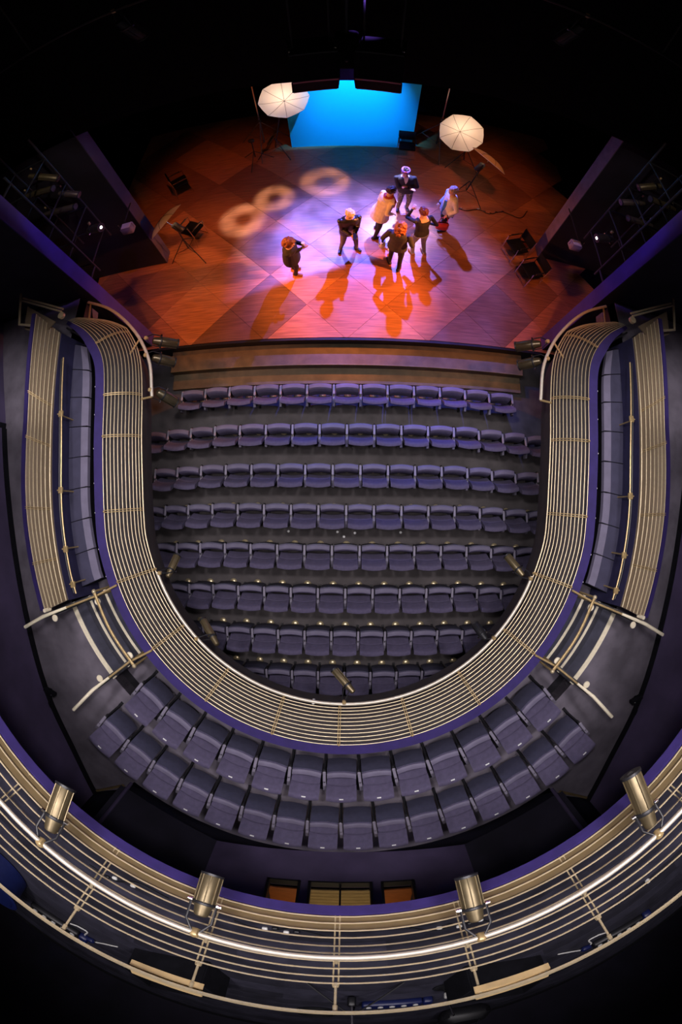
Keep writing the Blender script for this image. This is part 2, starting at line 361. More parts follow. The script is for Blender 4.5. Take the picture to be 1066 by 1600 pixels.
# ================================================================= THEATRE SEATS
W = .245
def curved(profile, hw, bulge, nx=8):
    """profile: closed list of (y,z); extruded over x with a bulge of y across the width"""
    rings = []
    for k in range(nx+1):
        x = -hw+2*hw*k/nx; b = bulge*(1-(x/hw)**2); rings.append([(x, y+b, z) for y, z in profile])
    return G().loft(rings)
SM = dict(
  seat=curved([(.055, .34), (.13, .30), (.165, .36), (.185, .58), (.20, .655), (.185, .675), (.11, .68), (.085, .655), (.06, .50)], .226, .026).mesh('seat', M['fabric'], 50),
  seat_shell=curved([(.175, .205), (.200, .235), (.206, .56), (.208, .645), (.196, .645), (.186, .56), (.175, .26), (.155, .205)], .232, .030).mesh('seat_shell', M['shell'], 50),
  seat_edge_highlight=curved([(.108, .676), (.15, .672), (.192, .664), (.197, .674), (.186, .688), (.15, .692), (.112, .690)], .228, .028).mesh('seat_edge_highlight', M['edge'], 50),  # paler strip: overhead light painted along the top of the tipped seat
  bolt=G().sph((0, .232, .632), .006, 6, 4).mesh('bolt', M['screw']),
  backrest=curved([(.045, .36), (-.02, .34), (-.12, .60), (-.11, .618), (-.045, .618), (-.028, .585), (.035, .44)], .232, -.028).mesh('backrest', M['fabric'], 50),
  head_panel=curved([(-.048, .640), (-.125, .640), (-.23, .835), (-.228, .862), (-.195, .874), (-.150, .862), (-.130, .832), (-.050, .665)], .238, -.032).mesh('head_panel', M['fabric'], 50),
  armrest=G().rbox((0, .105, .635), (.05, .21, .028), .012).mesh('armrest', M['pad'], 30),
  side_panel=G().loft([[(-.022, .0, .60), (.022, .0, .60), (.022, .0, .54), (-.022, .0, .54)], [(-.024, -.10, .62), (.024, -.10, .62), (.024, -.10, .52), (-.024, -.10, .52)], [(-.024, -.235, .56), (.024, -.235, .56), (.024, -.235, .45), (-.024, -.235, .45)]]).mesh('side_panel', M['side'], 30),
  standard=G().box((0, .06, .31), (.026, .20, .60)).box((0, .03, .02), (.05, .3, .04)).rbox((0, .215, .585), (.036, .045, .075), .012).mesh('standard', M['black'], 30),
  hinge_bolt=G().sph((-.011, .215, .625), .0055, 6, 4).sph((.011, .215, .625), .0055, 6, 4).mesh('hinge_bolt', M['screw']),
  number_plate=G().box((0, -.176, .8785), (.062, .022, .006)).mesh('number_plate', M['plate'], 0),
)
def make_seat(label, loc, rz, pitch, group, plate, both):
    t = thing('theatre_seat', label, 'seat', loc, rz, group); k = pitch/.545
    for n in ('seat', 'seat_shell', 'seat_edge_highlight', 'backrest', 'head_panel'):
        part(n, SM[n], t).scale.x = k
    if plate: part('number_plate', SM['number_plate'], t); part('bolt', SM['bolt'], t)
    for sx in ((-1, 1) if both else (-1,)):
        for n in ('armrest', 'side_panel', 'standard') + (('hinge_bolt',) if plate else ()): part(n, SM[n], t, (sx*pitch/2, 0, 0))
    return t
VENT = G().lathe([(.0, .0), (.075, 0), (.08, .02), (.06, .045), (.02, .055), (0.001, .056)], 12).mesh('floor_vent', M['brass'])
rowY = [2.576, 1.738, .923, .127, -.667, -1.526, -2.421, -3.319]
rowN = [6.5, 8, 7.5, 8, 7.5, 7, 6.5, 6]            # half the number of seats
for r, y in enumerate(rowY):
    ctr = r % 2 == 0; n = int(rowN[r]*2)
    ks = [i-(n-1)/2 for i in range(n)]
    for k in ks:
        x = k*.545+.012; side = 'left' if k < 0 else 'right'; c = abs(k)
        if ctr: what = 'middle tip-up seat' if k == 0 else f'tip-up seat {NUM[int(c)]} place{"s" if c > 1 else ""} {side} of the middle'
        else: what = f'tip-up seat, {ORD[int(c+.5)]} one {side} of the middle aisleless gap'.replace(' aisleless gap', '')
        lab = f'violet {what}, {ORD[r+1]} stalls row from stage'
        oy = 0 if c < 5 else -.03*(c-4.5)
        make_seat(lab, (x, y-.2+oy, 0), -.03*max(0, c-4.5)*(1 if k < 0 else -1), .545, f'{ORD[r+1]} row of stalls seats from the stage', False, k == ks[-1])
        part('floor_vent', VENT, floor, (x+.01, y-.02+oy, 0))
for x, y in ((-1.21, -.42), (-.17, -.42), (-.03, -.52), (.20, -.44), (1.17, -.42)): G().sph((x, y, .02), (.03, .03, .02), 10, 7).obj('floor_marker', M['plate'], floor)
CC = Vector((0, .33, 0))
for row, (R, n, da, z) in enumerate(((4.40, 13, 7.03, 2.95), (5.12, 16, 5.73, 3.40))):
    for i in range(n):
        k = i-(n-1)/2; a = radians(k*da); c = abs(k); side = 'left' if k < 0 else 'right'
        nm = 'front' if row == 0 else 'back'
        if row == 0: what = 'middle seat' if k == 0 else f'seat {NUM[int(c)]} place{"s" if c > 1 else ""} {side} of the middle'
        else: what = f'seat, {ORD[int(c+.5)]} one {side} of the middle'
        make_seat(f'blue-violet tip-up {what} in the curved {nm} gallery row', (CC.x+R*sin(a), CC.y-R*cos(a), z), a, .518 if row == 0 else .497,
                  f'{nm} row of curved gallery seats', True, k == (n-1)/2)

# ================================================================= LOWER GALLERY
capL = [(-4.60, 3.12), (-4.19, 2.87), (-3.87, 2.56), (-3.66, 2.2), (-3.56, 1.68), (-3.505, 1.05), (-3.45, .4), (-3.42, -.03), (-3.36, -.53)]
arc = [(3.41*sin(radians(a)), .14-3.41*cos(radians(a))) for a in range(-68, 69, 8)]
capP = spline([Vector((p[0], p[1], 0)) for p in capL] + [Vector((p[0], p[1], 0)) for p in arc] + mirror(capL), 5)
capN = normals(capP)
CZ = 3.72
prof = [(0.0, 0.0)]; ang = [20, 23, 26, 30, 34, 38, 43, 49, 55, 62, 68]
for a in ang: prof.append((prof[-1][0]+.058*cos(radians(a)), prof[-1][1]-.058*sin(radians(a))))
def offs(path, nrm, d, z): return [p+n*d+Vector((0, 0, z)) for p, n in zip(path, nrm)]
def taper(i, n):          # the front closes up to the end walls
    e = min(i, n-1-i)/9.0; return min(1, .42+.58*e)
NP = len(capP)
def offt(d, z): return [capP[i]+capN[i]*d*taper(i, NP)+Vector((0, 0, CZ+z)) for i in range(NP)]
bal = thing('balcony_front', 'horseshoe balcony front of cream horizontal rails below a purple ledge', 'balcony front', (0, -3.3, 2.9))
bal_i = Vector((0, 3.3, -2.9))
def P0(pts): return [p+bal_i for p in pts]
def ribbon(a, b, th): # two rails of points + thickness downwards
    rings = [[p, q, q-Vector((0, 0, th)), p-Vector((0, 0, th))] for p, q in zip(a, b)]; return G().loft(rings)
ribbon(P0(offt(.0, .0)), P0(offt(-.15, .012)), .05).obj('purple_ledge', M['purple'], bal)
for kk, (d, z) in enumerate(prof): G().tube(P0(offt(d+.012, z)), (.0066 if kk < 11 else .011), 6).obj('rail', M['rail'], bal)
rings = []
for i in range(NP):
    t = taper(i, NP); rings.append([capP[i]+capN[i]*((d-.015)*t-.03)+Vector((0, 0, CZ+z-.07))+bal_i for d, z in prof] + [capP[i]+capN[i]*.30*t+Vector((0, 0, 2.6))+bal_i])
G().loft(rings, closed_ring=False).obj('front_panel', M['back'], bal)
ribbon(P0([capP[i]-capN[i]*.10+Vector((0, 0, CZ-.05)) for i in range(NP)]), P0([capP[i]-capN[i]*.13+Vector((0, 0, CZ-.05)) for i in range(NP)]), .72).obj('inner_panel', M['black'], bal)
def at_angle(path, nrm, test):
    return min(range(len(path)), key=lambda i: (path[i].x-test[0])**2+(path[i].y-test[1])**2)
posts = [(-3.545, 1.675), (-3.505, 1.055), (-3.425, -.03), (-3.195, -1.055), (-2.67, -1.965), (-1.927, -2.65), (-1.01, -3.09), (0, -3.27), (1.01, -3.09), (1.927, -2.65), (2.67, -1.965), (3.195, -1.055), (3.425, -.03), (3.505, 1.055), (3.545, 1.675), (-3.87, 2.56), (3.87, 2.56)]
for p in posts:
    i = at_angle(capP, capN, p); t = taper(i, NP); tan = Vector((capN[i].y, -capN[i].x, 0))
    g = G()
    for s in (-.014, .014):
        g.tube([capP[i]+capN[i]*(d*t+.012)+tan*s+Vector((0, 0, CZ+z+.014))+bal_i for d, z in prof], .006, 5)
    g.sph(capP[i]+capN[i]*.02+Vector((0, 0, CZ+.02))+bal_i, .018, 8, 6)
    g.obj('rail_bracket', M['railpost'], bal)

# lighting bars on the lower front
def lbar(name, pts, label, brackets, r=.026):
    c = sum(pts, Vector())/len(pts); o = thing(name, label, 'lighting bar', (c.x, c.y, 3.0)); off = Vector((-c.x, -c.y, -3.0))
    G().tube([p+off for p in pts], r, 10).obj('pipe', M['bar'], o)
    for a, b in brackets: G().cyl(Vector(a)+off, Vector(b)+off, .017, n=8).obj('pipe_bracket', M['railpost'], o)
    return o
lowb = [Vector((0, .14, 3.40))+Vector((sin(radians(a)), -cos(radians(a)), 0))*2.875 for a in range(-69, 70, 3)]
def brk(p):
    i = at_angle(capP, capN, p); q = capP[i]+capN[i]*.47+Vector((0, 0, CZ-.36)); d = (q-Vector((0, .14, q.z))).normalized()
    return (q, Vector((0, .14, 3.40))+Vector((d.x, d.y, 0))*2.875)
lbar('lighting_bar', lowb, 'long pale curved lighting bar following the round end of the balcony front', [brk(p) for p in posts[3:12]])
TL = [(-4.49, 3.60), (-4.06, 3.41), (-3.72, 3.18), (-3.40, 2.88), (-3.16, 2.58), (-2.96, 2.19), (-2.86, 1.67)]
for sx, sd in ((-1, 'left'), (1, 'right')):
    pts = spline([Vector((p[0]*-sx, p[1], 3.4)) for p in TL], 5)
    lbar('lighting_bar', pts, f'short curved lighting bar beside the stage at the {sd} end of the balcony', [((sx*4.3, 3.18, 3.5), (sx*4.42, 3.55, 3.4)), ((sx*3.47, 2.30, 3.36), (sx*3.22, 2.66, 3.4)), ((sx*3.08, 1.67, 3.33), (sx*2.86, 1.67, 3.4))])

# gallery floors, tiers, risers
def arcpts(R, a0, a1, n): return [(CC.x+R*sin(radians(a0+(a1-a0)*k/n)), CC.y-R*cos(radians(a0+(a1-a0)*k/n))) for k in range(n+1)]
capline = [(p.x-n.x*.05, p.y-n.y*.05) for p, n in zip(capP, capN)]
def ringslab(name, inner, outer, z0, z1, m, kind=True):
    g = G(); rings = [[Vector((a[0], a[1], z1)), Vector((b[0], b[1], z1)), Vector((b[0], b[1], z0)), Vector((a[0], a[1], z0))] for a, b in zip(inner, outer)]
    o = g.loft(rings).obj(name, m, smooth=0)
    return struct(o) if kind else o
def resample(pts, n):
    P = [Vector((p[0], p[1], 0)) for p in pts]; L = [0]
    for a, b in zip(P, P[1:]): L.append(L[-1]+(b-a).length)
    out = []; j = 0
    for k in range(n+1):
        s = L[-1]*k/n
        while j < len(L)-2 and L[j+1] < s: j += 1
        out.append(P[j].lerp(P[j+1], (s-L[j])/(L[j+1]-L[j]+1e-9)))
    return out
tierside = [(-4.72, 3.74), (-4.72, .33)]
tier = tierside + arcpts(4.72, -90, 90, 40)[1:-1] + [(4.72, .33), (4.72, 3.74)]
wallL = [(-6.9, 3.74), (-6.3, 2.0), (-6.14, 1.44), (-5.82, -.06), (-5.55, -1.6), (-5.29, -3.24), (-4.95, -4.4), (-4.72, -5.43)]
backarc = arcpts(6.35, -36.5, 36.5, 20)
N = 90
ringslab('floor_gallery', resample(capline, N), resample(tier, N), 2.70, 2.95, M['gcarpet'])
ringslab('floor_gallery_upper_tier', resample(tier, N), resample(wallL + [(-3.85, -5.05)] + backarc + [(3.85, -5.05)] + [(-x, y) for x, y in reversed(wallL)], N), 3.15, 3.40, M['gcarpet'])
ringslab('trim_gallery_riser', resample(tier, N), resample([(x*1.003, y) for x, y in tier], N), 2.9, 3.395, M['black'])
# side and back walls of the lower gallery
def wallstrip(name, pts, z0, z1, th, m):
    P = [Vector((p[0], p[1], 0)) for p in pts]; nn = normals(P)
    rings = [[p+Vector((0, 0, z0)), p+Vector((0, 0, z1)), p-n*th+Vector((0, 0, z1)), p-n*th+Vector((0, 0, z0))] for p, n in zip(P, nn)]
    return struct(G().loft(rings).obj(name, m, smooth=30))
sm = [(p.x, p.y) for p in spline([Vector((a, b, 0)) for a, b in wallL], 4)]
wallstrip('wall_gallery_left', sm, 2.9, 6.7, .2, M['wall'])
wallstrip('wall_gallery_right', [(-x, y) for x, y in reversed(sm)], 2.9, 6.7, .2, M['wall'])
# dark skirting along the walkway walls
bl = [(x+.03, y) for x, y in sm if y < 1.5]
wallstrip('baseboard_left', bl, 3.40, 3.52, .05, M['matte'])
wallstrip('baseboard_right', [(-x, y) for x, y in reversed(bl)], 3.40, 3.52, .05, M['matte'])
struct(G().box((-6.2, 1.49, 4.4), (.12, .10, 2.0)).obj('trim_1', M['matte'], smooth=0))
# back wall of the gallery with three control-room windows
def wallseg(x0, x1, z0, z1, y=-6.0): return G().box(((x0+x1)/2, y-.06, (z0+z1)/2), (x1-x0, .12, z1-z0))
wb = struct(G().box((0, -6.06, 3.83), (4.6, .12, .86)).obj('wall_gallery_back', M['wall'], smooth=0))
for x0, x1 in ((-2.3, -1.17), (-.63, -.50), (.52, .66), (1.20, 2.3)): wallseg(x0, x1, 4.26, 5.3).obj('wall_pier', M['wall'], wb, smooth=0)
wallseg(-2.3, 2.3, 5.3, 6.7).obj('wall_head', M['wall'], wb, smooth=0)
for i, (x0, x1) in enumerate(((-1.17, -.63), (-.50, .52), (.66, 1.20))):
    f = struct(G().box(((x0+x1)/2, -6.0, 4.275), (x1-x0, .14, .03)).box((x0+.02, -6.0, 4.78), (.04, .14, 1.04)).box((x1-.02, -6.0, 4.78), (.04, .14, 1.04)).obj(f'window_{i+1}', M['black'], smooth=0))
    if i == 1: G().box((.01, -6.0, 4.78), (.03, .06, 1.0)).obj('mullion', M['black'], f, smooth=0)
for x0, x1, a, nm in ((-4.0, -2.25, 1, 'left'), (2.25, 4.0, -1, 'right')):
    p = [(x0, -5.0 if a > 0 else -6.0), (x1, -6.0 if a > 0 else -5.0)]
    wallstrip('wall_gallery_back_'+nm, p, 3.40, 6.7, .12, M['dwall'])
for sx in (-1, 1):
    struct(G().cyl((sx*3.76, -4.9, 3.4), (sx*3.76, -4.9, 6.6), .035, n=8).obj('trim_2' if sx < 0 else 'trim_3', M['wall']))
    struct(G().box((sx*4.32, -5.2, 3.405), (.86, .05, .025), Matrix.Translation((sx*4.32, -5.2, 0)) @ Matrix.Rotation(sx*radians(-28), 4, 'Z') @ Matrix.Translation((-sx*4.32, 5.2, 0))).obj('trim_4' if sx < 0 else 'trim_5', M['toe'], smooth=0))
for i, (x, mt, lb, wd) in enumerate(((-.90, 'desk', 'orange-brown wooden counter inside the left control-room window', .56), (.01, 'tanwood', 'pale slatted desk inside the middle control-room window', 1.06), (.93, 'desk', 'orange-brown wooden counter inside the right control-room window', .56))):
    t = thing('control_desk', lb, 'desk', (x, -6.55, 3.4))
    if i == 1:
        for k in range(7): G().box((0, .35-k*.11, .90), (wd, .10, .03)).obj('desk_slat', M[mt], t, smooth=0)
    else: G().rbox((0, 0, .90), (wd, .8, .04), .01).obj('desk_top', M[mt], t, smooth=0)
    G().box((0, .34, .44), (wd, .04, .88)).obj('desk_front', M['matte'], t, smooth=0)
lamp('AREA', 'control_room_light', (0, -6.7, 5.6), 7, (1, .75, .45), (0, -6.6, 4.5), shape='RECTANGLE', size=2.0, size_y=.3)
for x in (-.25, .3): tag(G().rbox((x, -6.85, 4.45), (.4, .05, .26), .01).obj('monitor', M['black']), f'small dark monitor at the {"left" if x < 0 else "right"} of the middle control-room desk', 'monitor')

slab('floor_control_room', [(-2.4, -8.0), (2.4, -8.0), (2.4, -6.13), (-2.4, -6.13)], 3.3, 3.4, M['gcarpet'])
# aisle steps
for sx, sd in ((-1, 'left'), (1, 'right')):
    t = thing('aisle_steps', f'three carpeted steps with cream nosings in the {sd} gallery aisle', 'steps', (sx*3.7, -1.9, 2.95))
    off = Vector((-sx*3.7, 1.9, -2.95)); a0, a1 = (-67.2, -50.3) if sx < 0 else (50.3, 67.2)
    for R0, R1, z in ((3.62, 4.23, 3.10), (4.20, 4.48, 3.25), (4.45, 4.735, 3.385)):
        A = arcpts(R0, a0, a1, 14); B = arcpts(R1, a0, a1, 14)
        rings = [[Vector((p[0], p[1], z))+off, Vector((q[0], q[1], z))+off, Vector((q[0], q[1], 2.95))+off, Vector((p[0], p[1], 2.95))+off] for p, q in zip(A, B)]
        G().loft(rings).obj('tread', M['tread'], t, smooth=0)
    for R, z in ((4.72, 3.40), (4.45, 3.255), (4.20, 3.105)):
        A = arcpts(R-.05, a0, a1, 14); B = arcpts(R+.04, a0, a1, 14)
        rings = [[Vector((p[0], p[1], z))+off, Vector((q[0], q[1], z+.003))+off, Vector((q[0], q[1], z-.02))+off, Vector((p[0], p[1], z-.035))+off] for p, q in zip(A, B)]
        G().loft(rings).obj('step_nosing', M['nosing'], t, smooth=0)
    # handrails at both sides of the aisle
    for nm, a, b, c, e in (('far', (3.19, -1.06, 3.76), (3.55, -1.24, 3.80), (4.40, -1.58, 4.16), (4.83, -1.80, 4.20)), ('near', (2.68, -1.965, 3.76), (3.06, -2.18, 3.80), (3.62, -2.62, 4.12), (4.04, -3.02, 4.20))):
        w_ = 'stage-side' if nm == 'far' else 'seat-side'
        h = thing('handrail', f'cream metal handrail on the {w_} of the {sd} gallery aisle', 'handrail', (sx*b[0], b[1], 2.95)); o2 = Vector((-sx*b[0], -b[1], -2.95))
        V = [Vector((sx*p[0], p[1], p[2]))+o2 for p in (a, b, c, e)]
        G().tube(V[:3], .016, 8).obj('lower_bar', M['railpost'], h)
        G().tube([V[1].lerp(V[2], .55), V[2], V[3]], [.02, .028, .028], 10).obj('grip_bar', M['nosing'], h)
        G().tube([V[1]+Vector((0, 0, -.12)), V[2]+Vector((0, 0, -.14))], .04, 6, flat=.5).obj('side_plate', M['black'], h)
        for k, f in enumerate((.0, .80)):
            pp = V[1].lerp(V[2], f); zb = (3.10 if k == 0 else 3.40)-2.95
            G().cyl((pp.x, pp.y, zb), pp, .018, n=8).obj('rail_post', M['railpost'], h)
            G().lathe([(.02, .03), (.05, .028), (.055, .01), (.05, 0)], 14, Matrix.Translation((pp.x+sx*.0, pp.y+(-.09 if nm == 'far' else .09), pp.z-.04))).obj('ball_knob', M['nosing'], h)
    b0, b1 = Vector((sx*3.556, -1.17, 3.85)), Vector((sx*2.96, -2.215, 3.85)); mid = (b0+b1)/2; mid += (mid-Vector((CC.x, CC.y, 3.85))).normalized()*.06
    bb = thing('aisle_barrier', f'brown curved safety bar across the {sd} gallery aisle', 'barrier', (mid.x, mid.y, 2.95)); o3 = Vector((-mid.x, -mid.y, -2.95))
    G().tube([p+o3 for p in spline([b0, mid, b1], 8)], .024, 8).obj('bar', M['railpost'], bb)
    for p in (b0, b1): G().cyl(p+o3, p+o3+Vector((0, 0, -.72)), .016, n=8).obj('bar_post', M['railpost'], bb); G().sph(p+o3, .036, 10, 7).obj('bar_end', M['rail'], bb)
    # wall-mounted camera bracket on the walkway skirting
    wbk = thing('wall_bracket', f'black metal floor bracket at the {sd} walkway wall', 'bracket', (sx*5.2, -3.42, 3.40), sx*.3)
    G().rbox((0, 0, .10), (.06, .55, .07), .01).obj('bracket_rail', M['matte'], wbk); G().rbox((-sx*.02, .24, .14), (.26, .07, .12), .01).obj('bracket_head', M['matte'], wbk); G().rbox((-sx*.0, -.26, .12), (.16, .06, .1), .01).obj('bracket_foot', M['matte'], wbk); G().sph((-sx*.1, .24, .21), .012, 8, 6).obj('bracket_screw', M['screw'], wbk)

# ---- side tiers: bench, back rail, second balustrade
for sx, sd in ((-1, 'left'), (1, 'right')):
    def path(pts, z=0): return spline([Vector((sx*a, b, z)) for a, b in pts], 6)
    fr = [(4.30, 2.70), (4.12, 2.1), (4.0, 1.0), (3.93, -.04), (3.76, -.86), (3.70, -1.05)]
    rr = [(4.80, 2.85), (4.66, 2.2), (4.52, 1.0), (4.43, -.04), (4.27, -.95), (4.18, -1.25)]
    A = resample([(p.x, p.y) for p in path(fr)], 32); B = resample([(p.x, p.y) for p in path(rr)], 32)
    be = thing('bench', f'long dark blue cushioned bench along the {sd} balcony', 'bench', (sx*4.2, .6, 2.95)); off = Vector((-sx*4.2, -.6, -2.95))
    def strip(i0, i1, f0, f1, z0, z1, dz=0):
        return [[A[i].lerp(B[i], f0)+Vector((0, 0, z1-dz))+off, A[i].lerp(B[i], f1)+Vector((0, 0, z1))+off, A[i].lerp(B[i], f1)+Vector((0, 0, z0))+off, A[i].lerp(B[i], f0)+Vector((0, 0, z0))+off] for i in range(i0, i1+1)]
    G().loft(strip(0, 32, .12, .95, 2.95, 3.32)).obj('bench_base', M['matte'], be, smooth=0)
    for k in range(8):
        g = G().loft(strip(k*4, k*4+4, .26, 1.0, 3.32, 3.42, .0))
        for v in g.v: v += Vector((0, 0, -.004*(k % 2)))
        cush = g.obj('bench_cushion', M['bench'], be, smooth=0); 
        G().loft(strip(k*4, k*4+4, .03, .26, 3.30, 3.415, .04)).obj('front_roll', M['edge'], be, smooth=0)
    for k in range(9):
        i = min(32, k*4); G().loft([[A[i].lerp(B[i], f)+Vector((0, dy, z))+off for f, z in ((.0, 3.425), (1.0, 3.428), (1.0, 3.30), (0, 3.28))] for dy in (-.006, .006)]).obj('cushion_seam', M['matte'], be, smooth=0)
    # small step lights in the dark gap
    for k in range(7):
        yy = 1.95-.5*k; i = at_angle(capP, capN, (sx*3.5, yy)); p = capP[i]-capN[i]*.22
        part('floor_stud', bpy.data.meshes.get('floor_stud') or G().sph((0, 0, 0), .013, 8, 6).mesh('floor_stud', M['plate']), bal, (p.x, p.y+3.3, 3.62-2.9))
    G().tube([p+n*(-.215)+Vector((0, 3.3, 3.61-2.9)) for p, n in zip(capP, capN) if p.x*sx > 3.0 and -.9 < p.y < 2.1], .012, 6).obj('stud_strip', M['matte'], bal)
    # back rail of the bench
    rp = [(4.38, 2.35), (4.18, 1.0), (4.10, -.04), (3.98, -.8), (3.87, -1.22)]
    RP = path(rp, 3.9)
    br = thing('bench_rail', f'thin brown double rail above the back of the {sd} bench', 'rail', (sx*4.15, .6, 2.95))
    o4 = Vector((-sx*4.15, -.6, -2.95))
    for dx, dz in ((0, 0), (.055, -.02)): G().tube([p+o4+Vector((sx*dx, 0, dz)) for p in RP], .013, 6).obj('rail', M['railpost'] if dx == 0 else M['black'], br)
    for k in (4, 10, 16, 22):
        p = RP[k]+o4
        G().rbox((p.x+sx*.02, p.y, p.z-.01), (.08, .10, .05), .01).cyl((p.x+sx*.08, p.y, p.z), (p.x+sx*.12, p.y, .44), .012, n=6).obj('rail_bracket', M['railpost'], br)
    # second balustrade leaning in over the bench
    ip = [(4.64, 2.86), (4.515, 1.56), (4.458, .965), (4.377, 0), (4.265, -.71), (4.123, -1.36)]
    op = [(5.02, 3.16), (4.75, 1.53), (4.70, .94), (4.62, 0), (4.47, -.83), (4.31, -1.475)]
    n = 40; I2 = resample([(p.x, p.y) for p in path(ip)], n); O2 = resample([(p.x, p.y) for p in path(op)], n)
    b2 = thing('tier_balustrade', f'inner railing of cream bars over tan perforated sheet behind the {sd} bench', 'railing', (sx*4.5, .8, 3.4)); o5 = Vector((-sx*4.5, -.8, -3.4))
    def q(i, f, dz=0): zz = 3.83+.39*(f**.8); return I2[i].lerp(O2[i], f)+Vector((0, 0, zz+dz))+o5
    for kk in range(7): G().tube([q(i, .02+kk*.155) for i in range(n+1)], .010 if kk else .013, 6).obj('rail', M['rail'], b2)
    G().loft([[q(i, f, -.03) for f in (0, .25, .5, .75, 1.0)] for i in range(n+1)], closed_ring=False).obj('perforated_sheet', M['mesh'], b2)
    G().loft([[q(i, 1.0, .012), q(i, 1.0, .012)+Vector((sx*.075, 0, .0)), q(i, 1.0, -.14)+Vector((sx*.075, 0, 0)), q(i, 1.0, -.14)] for i in range(n+1)]).obj('purple_ledge', M['purple'], b2)
    G().loft([[q(i, 0, -.03)+Vector((-sx*.02, 0, 0)), q(i, 0, -.03)+Vector((sx*.05, 0, 0)), Vector((q(i, 0).x+sx*.05, q(i, 0).y, -.4)), Vector((q(i, 0).x-sx*.12, q(i, 0).y, -.4))] for i in range(n+1)]).obj('tier_front', M['navy'], b2, smooth=0)
    for yy in (1.56, .94, 0, -.75):
        i = min(range(n+1), key=lambda j: abs(I2[j].y-yy)); g = G()
        for s in (-.013, .013): g.tube([q(i, f, .014)+Vector((0, s, 0)) for f in (0, .3, .6, 1.0)], .006, 5)
        g.obj('rail_bracket', M['railpost'], b2)
    G().cyl(q(n, .9)+Vector((0, 0, -.1)), q(n, .9)+Vector((0, 0, .05)), .03, n=10).obj('end_knob', M['nosing'], b2)
    # end guard by the stage wall
    eg = thing('end_guard', f'tan panelled tube guard at the stage end of the {sd} side tier', 'guard', (sx*5.1, 3.3, 3.4)); o6 = Vector((-sx*5.1, -3.3, -3.4))
    c4 = [Vector((sx*a, b, z))+o6 for a, b, z in ((5.60, 3.70, 4.22), (5.46, 3.08, 4.16), (5.10, 2.98, 4.14), (4.44, 3.02, 4.12), (5.52, 3.62, 4.2))]
    G().tube([c4[0], c4[1], c4[2]], .026, 8).obj('guard_tube', M['rail'], eg)
    for dz in (0, .10): G().cyl(c4[4]+Vector((0, -.02-dz*.6, dz*.3)), c4[3]+Vector((0, .12-dz*.6, dz*.3)), .018, n=8).obj('guard_tube', M['rail'], eg)
    a_, b_, c_, d_ = [Vector((sx*p[0], p[1], p[2]))+o6 for p in ((5.43, 3.45, 4.1), (4.62, 2.98, 4.05), (4.92, 2.82, 3.98), (5.40, 3.02, 4.05))]
    th = Vector((0, 0, -.02)); G().add([a_, b_, c_, d_, a_+th, b_+th, c_+th, d_+th], [(0, 1, 2, 3), (7, 6, 5, 4), (0, 4, 5, 1), (1, 5, 6, 2), (2, 6, 7, 3), (3, 7, 4, 0)]).obj('guard_panel', M['mesh'], eg, smooth=0)
    G().lathe([(.0, -.03), (.06, -.03), (.06, .03), (0.0, .03)], 14, Matrix.Translation(c4[3])).obj('guard_knob', M['rail'], eg)

# ================================================================= UPPER GALLERY
UC = Vector((0, .285, 0)); UR = 3.45
def uang(R, a): return Vector((UC.x+R*sin(a), UC.y-R*cos(a), 0))
ua = [radians(a) for a in range(-90, 91, 4)]
def upath(R): return [Vector((-R, 1.7, 0)), Vector((-R, 1.0, 0))] + [uang(R, a) for a in ua] + [Vector((R, 1.0, 0)), Vector((R, 1.7, 0))]
U0 = upath(UR); UW = upath(8.2)
rings = [[p+Vector((0, 0, 6.88)), q_+Vector((0, 0, 6.88)), q_+Vector((0, 0, 6.80)), p+Vector((0, 0, 6.80))] for p, q_ in zip(U0, UW)]
uf = struct(G().loft(rings).obj('floor_upper_gallery', M['black'], smooth=0))
for k in range(17):
    R0 = UR+.06+k*.26
    for s in range(9):
        aa = [radians(-81+s*18+j*4.5+(k % 2)*6-3) for j in range(5)]
        A = [uang(R0, a) for a in aa]; B = [uang(R0+.25, a) for a in aa]
        G().loft([[p+Vector((0, 0, 6.9)), q_+Vector((0, 0, 6.9)), q_+Vector((0, 0, 6.88)), p+Vector((0, 0, 6.88))] for p, q_ in zip(A, B)]).obj('floor_board', M['board'], uf, smooth=0)
ub = thing('gallery_railing', 'tall curved railing of cream rails round the upper gallery edge', 'railing', (0, -3.1, 6.9)); ui = Vector((0, 3.1, -6.9))
def ush(d, z): # plan of the railing: a touch wider towards its top at the sides
    f = max(0, (z-7.0)/.97); out = []
    for p in U0:
        t = (p-UC); r = t.length; wide = .20*f*min(1, abs(p.x)/2.3)**2 if p.y < .2 else .2*f
        out.append(p+t.normalized()*(wide+d)+Vector((0, 0, z))+ui)
    return out
G().loft([[a, b, c, d] for a, b, c, d in zip(ush(-.03, 6.905), ush(.03, 6.905), ush(.03, 6.80), ush(-.03, 6.80))]).obj('purple_fascia', M['purple'], ub, smooth=30)
G().loft([[a, b, c, d] for a, b, c, d in zip(ush(.0, 7.07), ush(.012, 7.07), ush(.012, 6.93), ush(.0, 6.93))]).obj('toe_board', M['toe'], ub, smooth=30)
for z in (6.925, 7.003, 7.09, 7.171, 7.265, 7.343, 7.427, 7.51, 7.592, 7.666): G().tube(ush(-.012, z), .0085, 6).obj('rail', M['rail'], ub)
G().loft([[a, b, c, d] for a, b, c, d in zip(ush(-.025, 7.975), ush(.03, 7.975), ush(.03, 7.955), ush(-.025, 7.955))]).obj('handrail', M['rail'], ub, smooth=30)
